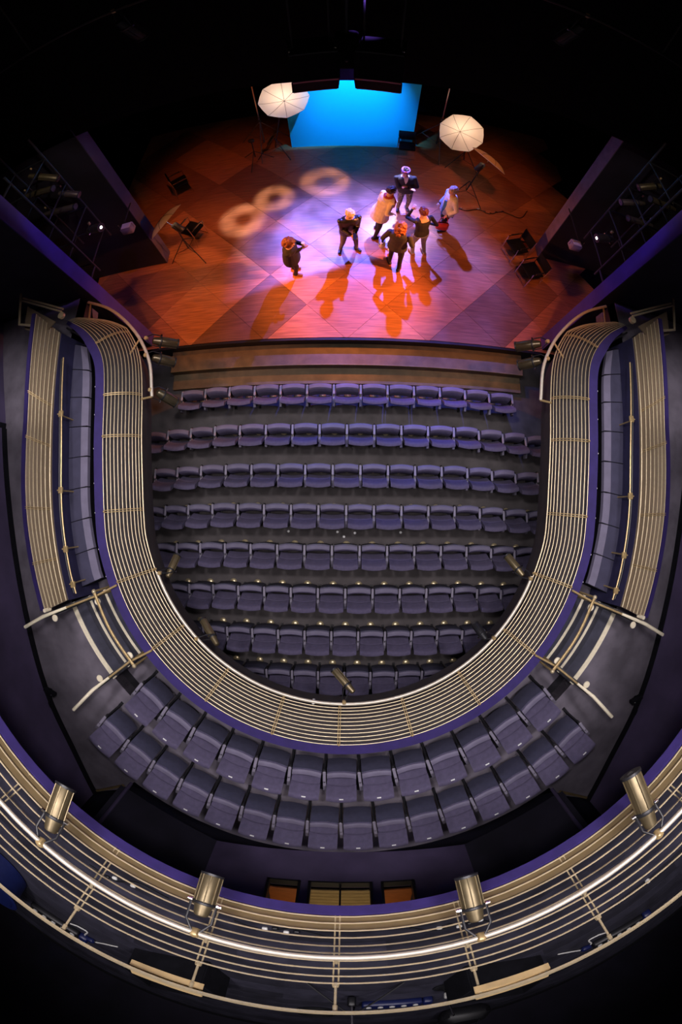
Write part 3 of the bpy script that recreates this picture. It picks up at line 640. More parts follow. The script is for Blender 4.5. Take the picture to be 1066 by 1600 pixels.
for a in (-62, -45.5, -30.5, -15.5, 0, 15.5, 30.5, 47, 63):
    d = uang(1, radians(a))-UC; tan = Vector((-d.y, d.x, 0))
    def pp(z, off=0, s=0):
        f = max(0, (z-7.0)/.97); x = UR*d.x; wide = .20*f*min(1, abs(x)/2.3)**2
        return UC+d*(UR+wide+off)+tan*s+Vector((0, 0, z))+ui
    g = G()
    for s in (-.018, .018): g.tube([pp(6.9, 0, s), pp(7.69, 0, s)], .007, 6)
    g.tube([pp(7.66), pp(7.70)], .022, 8); g.tube([pp(7.69), pp(7.955)], .010, 8); g.tube([pp(7.89), pp(7.955)], .017, 8)
    g.obj('post', M['rail'], ub)
ubar = thing('lighting_bar', 'thick bright curved lighting bar on the upper gallery railing', 'lighting bar', (0, -3.0, 7.45)); uo = Vector((0, 3.0, -7.45))
G().tube([UC+(p-UC).normalized()*((p-UC).length)+Vector((0, 0, 7.45))+uo for p in upath(3.325)], .024, 10).obj('pipe', M['bar'], ubar)
for a in (-62, -45.5, -30.5, -15.5, 0, 15.5, 30.5, 47, 63): G().cyl(uang(3.325, radians(a))+Vector((0, 0, 7.45))+uo, uang(3.47, radians(a))+Vector((0, 0, 7.44))+uo, .012, n=6).obj('pipe_bracket', M['rail'], ubar)

# ---- lanterns
def lantern(label, rear, lens, scale=1.0, mats=('lantern', 'lens'), clampto=None, group=None, dia=.095):
    rear = Vector(rear); lens = Vector(lens); L = (lens-rear).length
    t = thing('stage_lantern', label, 'stage light', rear, 0, group); Mx = Matrix.Translation(-rear) @ aim(rear, lens); r = dia*scale
    G().lathe([(r*.35, 0), (r*.62, .01*scale), (r*.72, L*.08), (r*.80, L*.20), (r, L*.32), (r, L*.96), (r*.97, L*.97)], 18, Mx).obj('body', M[mats[0]], t)
    g = G()
    for k in range(8):
        a = 2*pi*k/8; g.cyl((r*1.02*cos(a), r*1.02*sin(a), L*.30), (r*1.02*cos(a), r*1.02*sin(a), L*.97), r*.06, n=5, M4=Mx)
    g.obj('body_rib', M[mats[0]], t)
    G().lathe([(r*1.0, L*.95), (r*1.1, L*.955), (r*1.12, L*1.0), (r*1.0, L*1.0)], 18, Mx).obj('front_rim', M['black'], t)
    G().lathe([(0.001, L*.985), (r*.98, L*.985), (r*.98, L*.992), (.001, L*1.005)], 16, Mx).obj('lens', M[mats[1]], t)
    G().lathe([(r*1.05, L*.28), (r*1.09, L*.29), (r*1.09, L*.34), (r*1.05, L*.35)], 18, Mx).obj('band', M['black'], t)
    if clampto:
        c = Vector(clampto)-rear; d = (lens-rear).normalized(); mid = d*L*.33; s = d.cross(Vector((0, 0, 1))).normalized()
        if s.length < .1: s = Vector((1, 0, 0))
        g = G()
        for k in (-1, 1): g.tube([mid+s*k*r*1.18, mid.lerp(c, .6)+s*k*r*1.18, c+s*k*r*.25], .010*scale, 6)
        g.obj('yoke', M['black'], t)
        g = G().rbox((c.x, c.y, c.z), (.06*scale, .06*scale, .08*scale), .01); g.obj('clamp', M['railpost'], t)
        for k in (-1, 1): G().cyl(mid+s*k*r*1.1, mid+s*k*r*1.55, .016*scale, n=8).obj('knob', M['chrome'], t)
    return t
for (rx, ry), (lx, ly), nm in (((-2.02, -2.265), (-1.952, -1.977), 'outer left'), ((-.935, -2.773), (-.877, -2.548), 'inner left'), ((.953, -2.783), (.886, -2.511), 'inner right'), ((2.213, -2.20), (2.035, -1.803), 'outer right')):
    d = Vector((rx, ry, 0))-UC; c = UC+d.normalized()*3.325
    lantern(f'large bronze profile lantern hanging at the {nm} of the upper railing', (rx, ry, 7.34), (lx, ly, 7.02), 1.0, clampto=(c.x, c.y, 7.45), dia=.078)
for (rx, ry), (lx, ly), ct, lb in (((-2.548, -.968), (-2.483, -.671), (-2.64, -.90), 'bronze lantern at the left corner post of the round lighting bar'), ((-1.808, -1.93), (-2.10, -1.623), (-2.10, -1.83), 'bronze lantern on the lower left of the round lighting bar'), ((.156, -2.577), (-.136, -2.306), (.02, -2.70), 'bronze lantern at the bottom middle of the round lighting bar'), ((2.575, -.892), (2.387, -.614), (2.66, -.92), 'bronze lantern at the right corner post of the round lighting bar'), ((2.055, -1.819), (1.934, -1.632), (2.14, -1.77), 'black lantern on the lower right of the round lighting bar')):
    lantern(lb, (rx, ry, 3.32), (lx, ly, 3.08), .9, ('lantern', 'lens') if 'bronze' in lb else ('black', 'chrome'), clampto=(*ct, 3.40), dia=.064)
for sx, sd in ((-1, 'left'), (1, 'right')):
    for k, (x, y, lx, ly) in enumerate(((3.04, 2.66, 2.70, 2.66), (3.00, 2.36, 2.72, 2.34), (2.84, 1.78, 2.62, 1.66))):
        if sx > 0 and k == 2: continue
        lantern(f'dark bronze lantern, {ORD[k+1]} one from stage on the {sd} end lighting bar', (sx*x, y, 3.28), (sx*lx, ly, 3.0), .95, ('darklantern', 'lens'), clampto=(sx*(x+.06), y, 3.40), dia=.085)
tag(G().rbox((-.42, -2.72, 3.36), (.045, .06, .11), .012).obj('bar_socket', M['white']), 'small white socket hanging from the round lighting bar', 'socket')

# ---- upper gallery clutter
def power_strip(label, loc, rz, n, m):
    t = thing('power_strip', label, 'socket box', loc, rz); G().rbox((0, 0, .05), (.72, .17, .10), .015).obj('box', M[m], t)
    for k in range(n): G().lathe([(.028, .10), (.034, .102), (.034, .112), (.02, .115)], 12, Matrix.Translation((-.28+k*.56/(n-1), 0, 0))).obj('socket', M['white'], t)
    G().rbox((.43, 0, .05), (.12, .15, .11), .015).obj('end_plug', M['bluebox'], t)
power_strip('long socket box with white plugs on the upper gallery floor, far left', (-3.55, -5.17, 6.9), radians(-22), 5, 'black')
power_strip('long socket box with white plugs on the upper gallery floor, far right', (3.50, -5.2, 6.9), radians(20), 5, 'black')
power_strip('flat blue socket panel lying behind the railing, right of centre', (.66, -5.84, 6.9), 0, 5, 'bluebox')
for sx, sd in ((-1, 'left'), (1, 'right')):
    t = thing('cable', f'loop of white cable with a blue plug on the {sd} upper gallery floor', 'cable', (sx*3.0, -5.35, 6.9))
    G().tube([Vector((sx*.25, .30, .02))] + spline([Vector((sx*p[0], p[1], .02)) for p in ((.12, .34), (.0, .28), (.12, .08), (.03, -.02), (-.18, .08), (-.4, .18))], 6), .012, 6).obj('lead', M['white'], t)
    G().rbox((sx*.06, .03, .04), (.14, .08, .07), .015).obj('plug', M['bluebox'], t)
    # desk shelf hung on the handrail
    p0, p1 = (Vector((-1.36, -3.02, 7.94)), Vector((-.86, -3.12, 7.94))) if sx < 0 else (Vector((.90, -3.09, 7.94)), Vector((1.40, -2.97, 7.94)))
    c = (p0+p1)/2; an = atan2((p1-p0).y, (p1-p0).x)
    s_ = thing('rail_shelf', f'tan wooden shelf clipped under the upper handrail on the {sd}', 'shelf', c, an)
    G().rbox((0, -.05, .0), ((p1-p0).length, .15, .03), .006).obj('shelf_top', M['shelf'], s_, smooth=0)
    G().box((0, .03, -.04), ((p1-p0).length, .02, .06)).obj('shelf_lip', M['shelf'], s_, smooth=0)
    bxo = thing('storage_box', f'open black box on the upper gallery floor below the {sd} shelf', 'box', (sx*1.75, -5.1, 6.9), -sx*.3)
    for x, y, dx, dy in ((-.5, 0, .03, .5), (.5, 0, .03, .5), (0, -.25, 1.0, .03), (0, .25, 1.0, .03)): G().box((x, y, .2), (dx, dy, .4)).obj('box_side', M['matte'], bxo, smooth=0)
    G().box((0, 0, .02), (1.0, .5, .03)).obj('box_bottom', M['matte'], bxo, smooth=0)
tp = thing('tripod_stand', 'black tripod stand behind the middle of the upper railing', 'tripod', (.17, -5.5, 6.9))
G().cyl((0, 0, .05), (0, .35, 1.0), .016, n=8).obj('pole', M['chrome'], tp)
for x, y in ((-.5, .55), (.55, .5), (.05, -.6)): G().cyl((0, .1, .38), (x, y, .0), .014, n=6).obj('leg', M['black'], tp)
G().rbox((0, .03, .12), (.10, .10, .16), .02).obj('hub', M['black'], tp)
mp_ = thing('cable', 'coil of black cable behind the upper railing beside the tripod', 'cable', (-.25, -6.3, 6.9))
for k in range(3): G().tube([Vector((.24*cos(2*pi*j/20), .2*sin(2*pi*j/20), .02+.025*k)) for j in range(20)], .014, 6, closed=True).obj('loop', M['black'], mp_)
ms = thing('microphone_stand', 'slim microphone stand with a black base, right of the tripod', 'stand', (1.22, -5.4, 6.9))
G().lathe([(.12, 0), (.13, .02), (.05, .05), (.02, .06)], 16).obj('base', M['black'], ms); G().cyl((0, 0, .05), (-.02, .3, .62), .012, n=8).obj('pole', M['chrome'], ms); G().rbox((0, .1, .2), (.07, .07, .09), .01).obj('collar', M['white'], ms)
bgx = thing('equipment_bag', 'dark rounded equipment bag on the upper gallery floor at the bottom edge', 'bag', (1.75, -6.85, 6.9))
G().rbox((0, 0, .16), (.7, .45, .32), .1).obj('bag_body', M['black'], bgx); G().tube([Vector((-.2, 0, .3)), Vector((-.12, 0, .42)), Vector((.12, 0, .42)), Vector((.2, 0, .3))], .015, 6).obj('bag_handle', M['black'], bgx)
bd = thing('blue_drum', 'dark blue round tub at the far left of the upper gallery', 'tub', (-4.05, -4.3, 6.9)); G().lathe([(.34, 0), (.40, .02), (.44, .42), (.47, .44), (.47, .46), (.42, .46), (.38, .05), (.01, .04)], 24).obj('tub_body', M['bluebox'], bd)
G().tube([Vector((.47*cos(a), .47*sin(a), .45)) for a in [2*pi*j/24 for j in range(24)]], .015, 6, closed=True).obj('tub_rim', M['bluebox'], bd)
tag(G().lathe([(.0, 0), (.03, 0), (.035, .03), (.02, .05), (.0, .052)], 12, Matrix.Translation((3.33, -3.93, 6.9))).obj('floor_knob', M['white']), 'small round white knob on the right upper gallery floor', 'knob')
for x, y, lb, s in ((-.52, -3.50, 'tangle of small connectors on the gallery floor left of the middle post', 5), (.95, -3.50, 'cluster of white plugs on the gallery floor right of the middle post', 6), (-1.85, -3.2, 'short cable with metal ends on the left upper gallery floor', 4)):
    t = thing('cable', lb, 'cable', (x, y, 6.9))
    for k in range(s): G().rbox((-.18+.09*k, .03*((k*7) % 3-1), .018), (.05, .03, .03), .006).obj('connector', M['white'] if k % 2 else M['black'], t)
    G().tube(spline([Vector((-.35, .06, .012)), Vector((-.1, -.06, .012)), Vector((.15, .05, .012)), Vector((.42, -.08, .012))], 6), .009, 6).obj('lead', M['black'], t)

# ================================================================= STAGE SIDES: booms, speakers
for sx, sd in ((-1, 'left'), (1, 'right')):
    t = thing('lighting_boom', f'black ladder frame of tubes for lanterns at the {sd} of the stage', 'lighting frame', (sx*5.0, 5.0, .0))
    for x, y in ((-.35, -.5), (.35, -.5), (-.35, .4), (.35, .4)): G().cyl((x, y, 3.1), (x, y, 6.4), .024, n=8).obj('upright', M['black'], t)
    for z in (3.3, 6.2):
        for x in (-.35, .35): G().cyl((x, -.5, z), (x, -.925, z), .02, n=6).obj('wall_arm', M['black'], t)
    for z in (3.4, 4.2, 5.0, 5.8):
        for y in (-.5, .4): G().cyl((-.35, y, z), (.35, y, z), .016, n=6).obj('rung', M['chrome'] if z in (3.4, 5.0) and y < 0 else M['black'], t)
        for x in (-.35, .35): G().cyl((x, -.5, z), (x, .4, z), .016, n=6).obj('rung', M['black'], t)
    POSN = ('topmost', 'second highest inner', 'highest outer', 'lower outer', 'lowest')
    BL = (((4.96, 5.2, 5.73), (4.44, 5.1, 5.41)), ((4.74, 5.2, 4.99), (4.33, 5.1, 4.83)), ((5.40, 5.2, 5.30), (4.66, 5.1, 5.24)), ((5.35, 5.2, 4.61), (4.56, 5.1, 4.57)), ((4.82, 5.2, 3.68), (4.44, 5.1, 3.75)))
    BR = (((5.0, 5.2, 5.56), (4.55, 5.1, 5.31)), ((4.98, 5.2, 4.93), (4.47, 5.1, 4.78)), ((5.60, 5.2, 5.15), (4.90, 5.1, 5.18)), ((5.50, 5.2, 4.44), (4.84, 5.1, 4.45)), ((5.02, 5.2, 3.60), (4.61, 5.1, 3.56)))
    for k, (rr, ll) in enumerate(BL if sx < 0 else BR):
        mm = 'lit' if k == 4 else 'lens'
        lit = mm == 'lit'
        lantern(f'{"lit" if lit else "dim bronze"} lantern, {POSN[k]} on the {sd} stage boom', (sx*rr[0], rr[1], rr[2]), (sx*ll[0], ll[1], ll[2]), .62 if not lit else .9, ('lantern' if not lit else 'darklantern', mm), clampto=(sx*(rr[0]+.03), rr[1]+.18, rr[2]+.02))
    fx = (-4.36, 5.6, 2.95) if sx < 0 else (4.75, 5.6, 2.55)
    f = thing('floodlight', f'grey box floodlight on the {sd} proscenium wall', 'stage light', fx)
    G().rbox((0, 0, 0), (.26, .20, .20), .02).obj('housing', M['side'] if sx < 0 else M['pad'], f); G().box((0, .0, .105), (.2, .14, .012)).obj('lamp_glass', M['white'], f, smooth=0)
    G().tube([Vector((-.15, 0, .0)), Vector((-.15, 0, .2)), Vector((.15, 0, .2)), Vector((.15, 0, 0))], .01, 6).obj('bracket', M['chrome'], f)
    fl = G().cyl((0, .0, .2), (0, .575 if sx < 0 else .945, .22), .015, n=6); fl.obj('bracket_arm', M['black'], f)
    wp = thing('wing_pillar', f'mauve-lit square pillar at the {sd} side of the stage apron', 'pillar', (sx*6.45, 4.55, 0.55))
    G().box((0, 0, .55), (.36, .36, 1.1)).obj('pillar_body', M['mauve'], wp, smooth=0); G().box((0, 0, 1.11), (.40, .40, .03)).obj('pillar_cap', M['mauve'], wp, smooth=0)
for sx, sd in ((-1, 'left'), (1, 'right')):
    t = thing('loudspeaker', f'large black loudspeaker hung over the stage front, {sd} of the pair', 'loudspeaker', (sx*.39, 5.05, 6.45), sx*radians(-9))
    prof_ = [(-.30, .36), (.30, .36), (.30, -.22), (-.16, -.36), (-.30, -.10)]
    Q = [[(x, a, b) for a, b in prof_] for x in (-.255, .255)]
    G().loft(Q).obj('cabinet', M['black'], t, smooth=0)
    G().add([(-.27, -.305, -.09), (.27, -.305, -.09), (.27, -.17, -.345), (-.27, -.17, -.345)], [(0, 1, 2, 3)]).loft([[(-.27, -.31, -.08), (.27, -.31, -.08), (.27, -.31, .33), (-.27, -.31, .33)], [(-.27, -.30, -.08), (.27, -.30, -.08), (.27, -.30, .33), (-.27, -.30, .33)]]).obj('grille', M['matte'], t, smooth=0)
    for x in (-.2, .2): G().cyl((x, -.05, .36), (x, -.1, 1.66), .012, n=6).obj('hanging_wire', M['black'], t)
    for x in (-.24, .24): G().sph((x, -.2, .37), .018, 8, 6).obj('eye_bolt', M['screw'], t)
t = thing('projector', 'dark box projector hung between the two loudspeakers', 'projector', (0, 5.1, 6.7)); G().rbox((0, 0, 0), (.26, .4, .5), .03).obj('case', M['matte'], t); G().cyl((0, 0, .25), (0, -.15, 1.4), .025, n=8).obj('drop_pole', M['black'], t); G().sph((0, -.2, -.1), .03, 10, 7).obj('projector_lens', M['lens'], t)
t = thing('overhead_truss', 'dark horizontal pipe above the two hanging loudspeakers', 'pipe', (0, 4.95, 8.0)); G().cyl((-4.4, 0, .1), (4.4, 0, .1), .03, n=8).obj('pipe', M['black'], t)
for x in (-3.4, -1.7, 1.7, 3.4): G().cyl((x, 0, .1), (x, 0, 5.0), .012, n=6).obj('drop_wire', M['black'], t)
for x, lb in ((-2.3, 'black unlit lantern on the overhead pipe, left of the loudspeakers'), (2.4, 'black unlit lantern on the overhead pipe, right of the loudspeakers')): lantern(lb, (x, 4.95, 7.9), (x*.95, 5.1, 7.45), .9, ('black', 'lens'), clampto=(x, 4.95, 8.1))

# ================================================================= ON THE STAGE
ZS = .55
bdp = thing('backdrop', 'bright blue-lit photographic backdrop standing upstage', 'backdrop', (.10, 10.38, ZS))
rings = []
for k in range(13):
    z = k/12*2.95; y = 0; rings.append([(-1.70, y, z), (1.70, y, z), (1.70, y+.012, z), (-1.70, y+.012, z)])
G().loft(rings).obj('cloth', M['cyc'], bdp)
G().cyl((-2.35, .05, 2.95), (2.35, .05, 2.95), .03, n=10).obj('cross_bar', M['black'], bdp)
for sx, sd in ((-1, 'left'), (1, 'right')):
    t = thing('backdrop_stand', f'tall grey tripod stand holding the {sd} end of the backdrop', 'stand', (.07+sx*2.45, 10.50, ZS))
    G().cyl((0, 0, .25), (0, 0, 1.35), .026, n=8).obj('lower_pole', M['rib'], t); G().cyl((0, 0, 1.3), (0, 0, 2.98), .02, n=8).obj('upper_pole', M['chrome'], t)
    for a in (30, 150, 270): G().cyl((0, 0, 1.15), (.85*cos(radians(a)), .85*sin(radians(a)), 0.01), .014, n=6).cyl((0, 0, .3), (.5*cos(radians(a)), .5*sin(radians(a)), .48), .009, n=5).obj('leg', M['rib'], t)
    G().rbox((0, 0, 1.2), (.09, .09, .12), .02).obj('collar', M['black'], t); G().rbox((0, 0, 1.33), (.07, .07, .06), .015).obj('clamp', M['black'], t)
def umbrella_light(label, base, centre, direction, r, shoot, lamp_e, headoff=.5):
    """stand, flash head and white umbrella; direction: the way the open side's back (apex) points"""
    base = Vector(base); c = Vector(centre); d = Vector(direction).normalized()
    t = thing('umbrella_light', label, 'studio light', base); Mx = Matrix.Translation(-base) @ Matrix.Translation(c) @ d.to_track_quat('Z', 'Y').to_matrix().to_4x4()
    rim = []; rings = []
    prof2 = [(1.0, -.26), (.86, -.17), (.66, -.08), (.42, -.025), (.2, -.005), (.02, 0)]
    def rg(rr, zz, dz): return [Vector((r*rr*cos(2*pi*k/16)*(1 if k % 2 == 0 else .945), r*rr*sin(2*pi*k/16)*(1 if k % 2 == 0 else .945), r*zz+dz)) for k in range(16)]
    g = G().loft([rg(a, b, 0) for a, b in prof2], caps=False, M4=Mx); g.obj('canopy', M['umb'] if shoot else M['umbw'], t, smooth=25)
    for k in range(8):
        a = 2*pi*k/8; G().tube([Vector((r*q*cos(a), r*q*sin(a), r*z+.008)) for q, z in reversed(prof2)], .005, 5, M4=Mx).obj('rib', M['rib'], t)
    G().cyl((0, 0, .02), (0, 0, -headoff-.1), .007, n=6, M4=Mx).obj('shaft', M['chrome'], t)
    h = Mx @ Vector((0, .09, -headoff)); hd_ = G().rbox((0, .09, -headoff-.12), (.14, .16, .30), .03, M4=Mx); hd_.obj('flash_head', M['black'], t)
    p = Mx @ Vector((0, .0, -headoff-.12))
    G().cyl((0, 0, .35), p, .018, n=8).obj('pole', M['black'], t)
    for a in (80, 200, 320): G().cyl((0, 0, .75), (.55*cos(radians(a)), .55*sin(radians(a)), .01), .012, n=6).cyl((0, 0, .32), (.33*cos(radians(a)), .33*sin(radians(a)), .3), .008, n=5).obj('leg', M['black'], t)
    if lamp_e:
        lo = lamp('SPOT', 'flash_bulb', (0, 0, 0), lamp_e, (1.0, .64, .40), spot_size=radians(165), spot_blend=.3, shadow_soft_size=.05); lo.parent = t; lo.matrix_local = Mx @ Matrix.Translation((0, .10, -headoff+.10)) @ Matrix.Rotation(pi, 4, 'X')
    return t
umbrella_light('glowing white shoot-through umbrella left of the blue backdrop', (-2.0, 10.05, ZS), (-1.50, 9.68, 2.95), (.18, -.9, .22), .63, True, 20)
umbrella_light('glowing white shoot-through umbrella right of the blue backdrop', (3.2, 9.75, ZS), (2.74, 9.30, 2.33), (-.42, -.62, .62), .60, True, 17)
umbrella_light('white umbrella seen edge-on right of the glowing right umbrella', (3.05, 8.30, ZS), (3.56, 8.74, 2.0), (.50, .36, .66), .56, False, 10, .34)
umbrella_light('white umbrella seen edge-on by the left proscenium wall', (-3.82, 6.30, ZS), (-4.05, 6.35, 2.2), (-.60, .30, .66), .54, False, 10, .34)

def chair(label, x, y, rz, seatc='black'):
    t = thing('chair', label, 'chair', (x, y, ZS), rz)
    G().rbox((0, 0, .45), (.46, .44, .05), .02).obj('seat', M['matte'], t)
    G().rbox((0, -.24, .72), (.46, .04, .34), .015).obj('backrest', M['matte'], t)
    for sx in (-1, 1):
        G().tube([Vector((sx*.23, .22, 0)), Vector((sx*.23, .19, .43)), Vector((sx*.23, .20, .64)), Vector((sx*.23, -.22, .66))], .012, 6).obj('front_leg', M['chrome'], t)
        G().tube([Vector((sx*.23, -.27, 0)), Vector((sx*.23, -.22, .45)), Vector((sx*.23, -.27, .88))], .012, 6).obj('rear_leg', M['chrome'], t)
        G().rbox((sx*.23, 0, .67), (.04, .26, .02), .008).obj('arm_pad', M['black'], t)
    G().cyl((-.23, .21, .08), (.23, .21, .08), .009, n=6).obj('stretcher', M['chrome'], t)
    return t
chair('black armchair in front of the right edge of the blue backdrop', 1.60, 9.95, radians(178))
chair('black chair with chrome legs beside the left edge-on umbrella', -3.78, 6.85, radians(-28))
chair('dark chair in shadow at the far left of the stage', -4.55, 8.9, radians(-60))
chair('upper black chair of the two at the right of the stage', 4.08, 6.42, radians(112))
chair('lower black chair of the two at the right of the stage', 4.35, 5.72, radians(112))
t = thing('bag', 'dark red shoulder bag lying on the upper right stage chair', 'bag', (4.38, 6.75, ZS+.02)); G().rbox((0, 0, .13), (.34, .2, .26), .07).obj('bag_body', M['wood'], t); G().tube(spline([Vector((-.14, 0, .24)), Vector((-.05, .1, .34)), Vector((.1, .12, .32)), Vector((.15, 0, .24))], 5), .012, 6).obj('strap', M['black'], t)
t = thing('cable', 'black cable with shiny connectors snaking over the right of the stage', 'cable', (3.6, 7.9, ZS))
G().tube(spline([Vector(p) for p in ((-1.0, .05, .012), (-.6, -.12, .012), (-.2, .0, .012), (.1, -.1, .012), (.5, .08, .012), (1.0, -.02, .012), (1.3, .35, .012))], 6), .014, 6).obj('lead', M['black'], t)
for x, y in ((-.7, -.08), (-.2, .0), (-.05, -.05), (.12, -.09), (.3, .0), (.5, .08)): G().rbox((x, y, .03), (.08, .04, .035), .01, ).obj('connector', M['chrome'], t)
t = thing('stage_monitor_stand', 'small dark tripod on the stage left of the blue backdrop', 'tripod', (-2.55, 9.75, ZS)); G().cyl((0, 0, .25), (0, 0, .95), .016, n=8).obj('pole', M['black'], t)
for a in (20, 140, 260): G().cyl((0, 0, .5), (.5*cos(radians(a)), .5*sin(radians(a)), .01), .012, n=6).obj('leg', M['black'], t)
G().rbox((0, 0, .95), (.16, .1, .1), .02).obj('head', M['black'], t)
# ================================================================= PEOPLE
SK = mat('skin', (.62, .38, .29), .55, var=.06)
def cl(name, c, r=.8, **k): return mat(name, c, r, var=.12, scale=12, bump=.15, bscale=60, **k)
PM = dict(blackc=cl('black_cloth', (.014, .013, .016)), leather=cl('black_leather', (.016, .016, .018), .35), greyt=cl('grey_trousers', (.17, .16, .17)), denim=cl('blue_denim', (.06, .10, .20)), cream=cl('cream_coat', (.72, .66, .52)), red=cl('red_scarf', (.34, .035, .03)),
  shoes=cl('dark_shoes', (.012, .011, .012), .4), tan=cl('tan_shoes', (.34, .14, .06), .45), auburn=cl('auburn_hair', (.20, .065, .02), .5), blonde=cl('pale_blonde_hair', (.80, .72, .58), .5), brown=cl('dark_brown_hair', (.035, .014, .010), .5), ginger=cl('ginger_hair', (.38, .11, .025), .5), rhair=cl('red_brown_hair', (.13, .025, .015), .5), grey=cl('grey_hair', (.33, .30, .30), .5), violet=cl('violet_scarf', (.22, .08, .36)), greyj=cl('charcoal_jacket', (.045, .042, .045)), pale=cl('pale_cardigan', (.62, .66, .72)), blue=cl('blue_shirt', (.05, .22, .62)), white=cl('white_blouse', (.75, .72, .70)), pattern=mat('patterned_trousers', (.16, .15, .15), .8, var=.95, scale=26), greyjean=cl('grey_jeans', (.22, .23, .27)), lip=mat('lip', (.45, .12, .11), .5), eye=mat('eye', (.02, .015, .015), .2))
DG = bpy.context.evaluated_depsgraph_get
def remesh(g, vox, name, mats, it=2):
    me = g.mesh(name, mats, 0); ob = bpy.data.objects.new('tmp', me); COL.objects.link(ob)
    md = ob.modifiers.new('r', 'REMESH'); md.mode = 'VOXEL'; md.voxel_size = vox; md.use_smooth_shade = True
    ms_ = ob.modifiers.new('s', 'SMOOTH'); ms_.factor = .5; ms_.iterations = it
    dg = DG(); dg.update(); m2 = bpy.data.meshes.new_from_object(ob.evaluated_get(dg)); m2.name = name
    bpy.data.objects.remove(ob); bpy.data.meshes.remove(me); m2.materials.clear()
    for m in mats: m2.materials.append(m)
    return m2
def cap(g, a, b, r0, r1):
    a, b = Vector(a), Vector(b); d = (b-a).normalized(); g.tube([a-d*r0*.7, a-d*r0*.35, a, b, b+d*r1*.35, b+d*r1*.7], [r0*.55, r0*.9, r0, r1, r1*.9, r1*.55], 10); return (a, b, max(r0, r1))
def ik(a, b, l1, l2, pole):
    a, b, pole = Vector(a), Vector(b), Vector(pole); d = b-a; L = min(d.length, (l1+l2)*.995); dn = d.normalized()
    x = (l1*l1-l2*l2+L*L)/(2*L); h = math.sqrt(max(0, l1*l1-x*x)); p = (pole-dn*pole.dot(dn)).normalized()
    return a+dn*x+p*h, a+dn*L
def segd(p, a, b):
    ab = b-a; t = max(0, min(1, (p-a).dot(ab)/ab.length_squared)); return (p-(a+ab*t)).length
def person(label, pos, face, H, feet, hands, lean=(0, 0), hturn=0, hnod=0, top='blackc', legs='blackc', shoe='shoes', hair=('auburn', 'short'), jacket=None, neck=0, curl=.35, wide=1.12, extra=()):
    t = thing('person', label, 'person', (pos[0], pos[1], ZS), radians(face-90))
    g = G(); reg = []
    lx, ly = lean
    def sp(z): f = max(0, (z-.48)/.35); return Vector((lx*f, ly*f, 0))
    rings = []
    for z, hw, hd in ((.455, .10, .07), (.47, .145, .105), (.53, .17, .118), (.60, .140, .102), (.67, .148, .110), (.745, .172, .116), (.80, .172, .100), (.825, .125, .078), (.845, .065, .062), (.885, .050, .055), (.90, .04, .045)):
        o = sp(z); rings.append([Vector((hw*wide*cos(2*pi*k/16), hd*wide*sin(2*pi*k/16), z*H))+o for k in range(16)])
    g.loft(rings)
    ns = sp(.88); hc = Vector((0, .02, .932*H))+sp(.90)
    HM = Matrix.Translation(hc) @ Matrix.Scale(1.12, 4) @ Matrix.Rotation(radians(hturn), 4, 'Z') @ Matrix.Rotation(radians(-hnod), 4, 'X')
    g.sph((0, 0, .015), (.073, .092, .10), 16, 12, HM); g.sph((0, .025, -.045), (.055, .062, .068), 12, 8, HM)
    g.sph((0, .088, -.008), (.013, .022, .024), 8, 6, HM); g.sph((0, .072, .028), (.045, .018, .014), 8, 6, HM); g.sph((0, .078, -.06), (.02, .014, .012), 8, 6, HM)
    for s in (-1, 1): g.sph((s*.076, -.005, -.002), (.011, .02, .03), 8, 6, HM)
    segs = []
    for s, ft in zip((-1, 1), feet):
        hip = Vector((s*.085*wide, 0, .49*H)); an = Vector((ft[0], ft[1]-.05, .065)); kn, an = ik(hip, an, .235*H, .225*H, (s*.12, 1, 0)); an = Vector((ft[0], ft[1]-.05, .065))
        segs.append(('leg',)+cap(g, hip, kn, .088*wide, .060)); segs.append(('leg',)+cap(g, kn, an, .060, .042))
        fd = Vector((sin(radians(-ft[2])), cos(radians(ft[2])), 0)); a = an-fd*.045; a.z = .045; b = an+fd*.135; b.z = .038
        segs.append(('foot',)+cap(g, a, b, .044, .036))
    sleeves = []
    for s, hd in zip((-1, 1), hands):
        sh = Vector((s*.178*wide, 0, .80*H))+sp(.8); wr = Vector(hd[:3]); pole = hd[3] if len(hd) > 3 else (s*.6, -1, -.4)
        el, wr = ik(sh, wr, .172*H, .150*H, pole)
        segs.append(('arm',)+cap(g, sh, el, .054, .042)); segs.append(('arm',)+cap(g, el, wr, .042, .030)); sleeves.append((sh, el, wr))
        d = (wr-el).normalized(); side = d.cross(Vector((0, 0, 1)));
        if side.length < .2: side = Vector((1, 0, 0))
        side.normalize(); nn = side.cross(d).normalized()
        if nn.z > 0: nn = -nn
        Mh = Matrix((side.to_4d(), d.to_4d(), nn.to_4d(), (0, 0, 0, 1))).transposed(); Mh.translation = wr
        for c in range(3): Mh[3][c] = 0
        g.sph((0, .05, 0), (.040, .055, .018), 10, 8, Mh); segs.append(('hand', wr, wr+d*.15, .03))
        for k, (fx, fl) in enumerate(((-.029, .062), (-.010, .072), (.010, .068), (.028, .052))):
            a = Vector((fx, .092, .0)); b = a+Vector((fx*.15, fl*.55*cos(curl), fl*.55*sin(curl))); c = b+Vector((0, fl*.5*cos(curl*2.4), fl*.5*sin(curl*2.4)))
            g.tube([Mh @ p for p in (a-Vector((0, .02, 0)), a, b, c)], [.0095, .0095, .009, .0075], 7)
        th = -1 if s > 0 else 1
        g.tube([Mh @ Vector(p) for p in ((th*.022, .025, .004), (th*.050, .055, .012), (th*.056, .088, .022))], [.013, .011, .009], 7)
    mats = [SK, PM[top], PM[legs], PM[shoe]]
    me = remesh(g, .0072, 'body', mats)
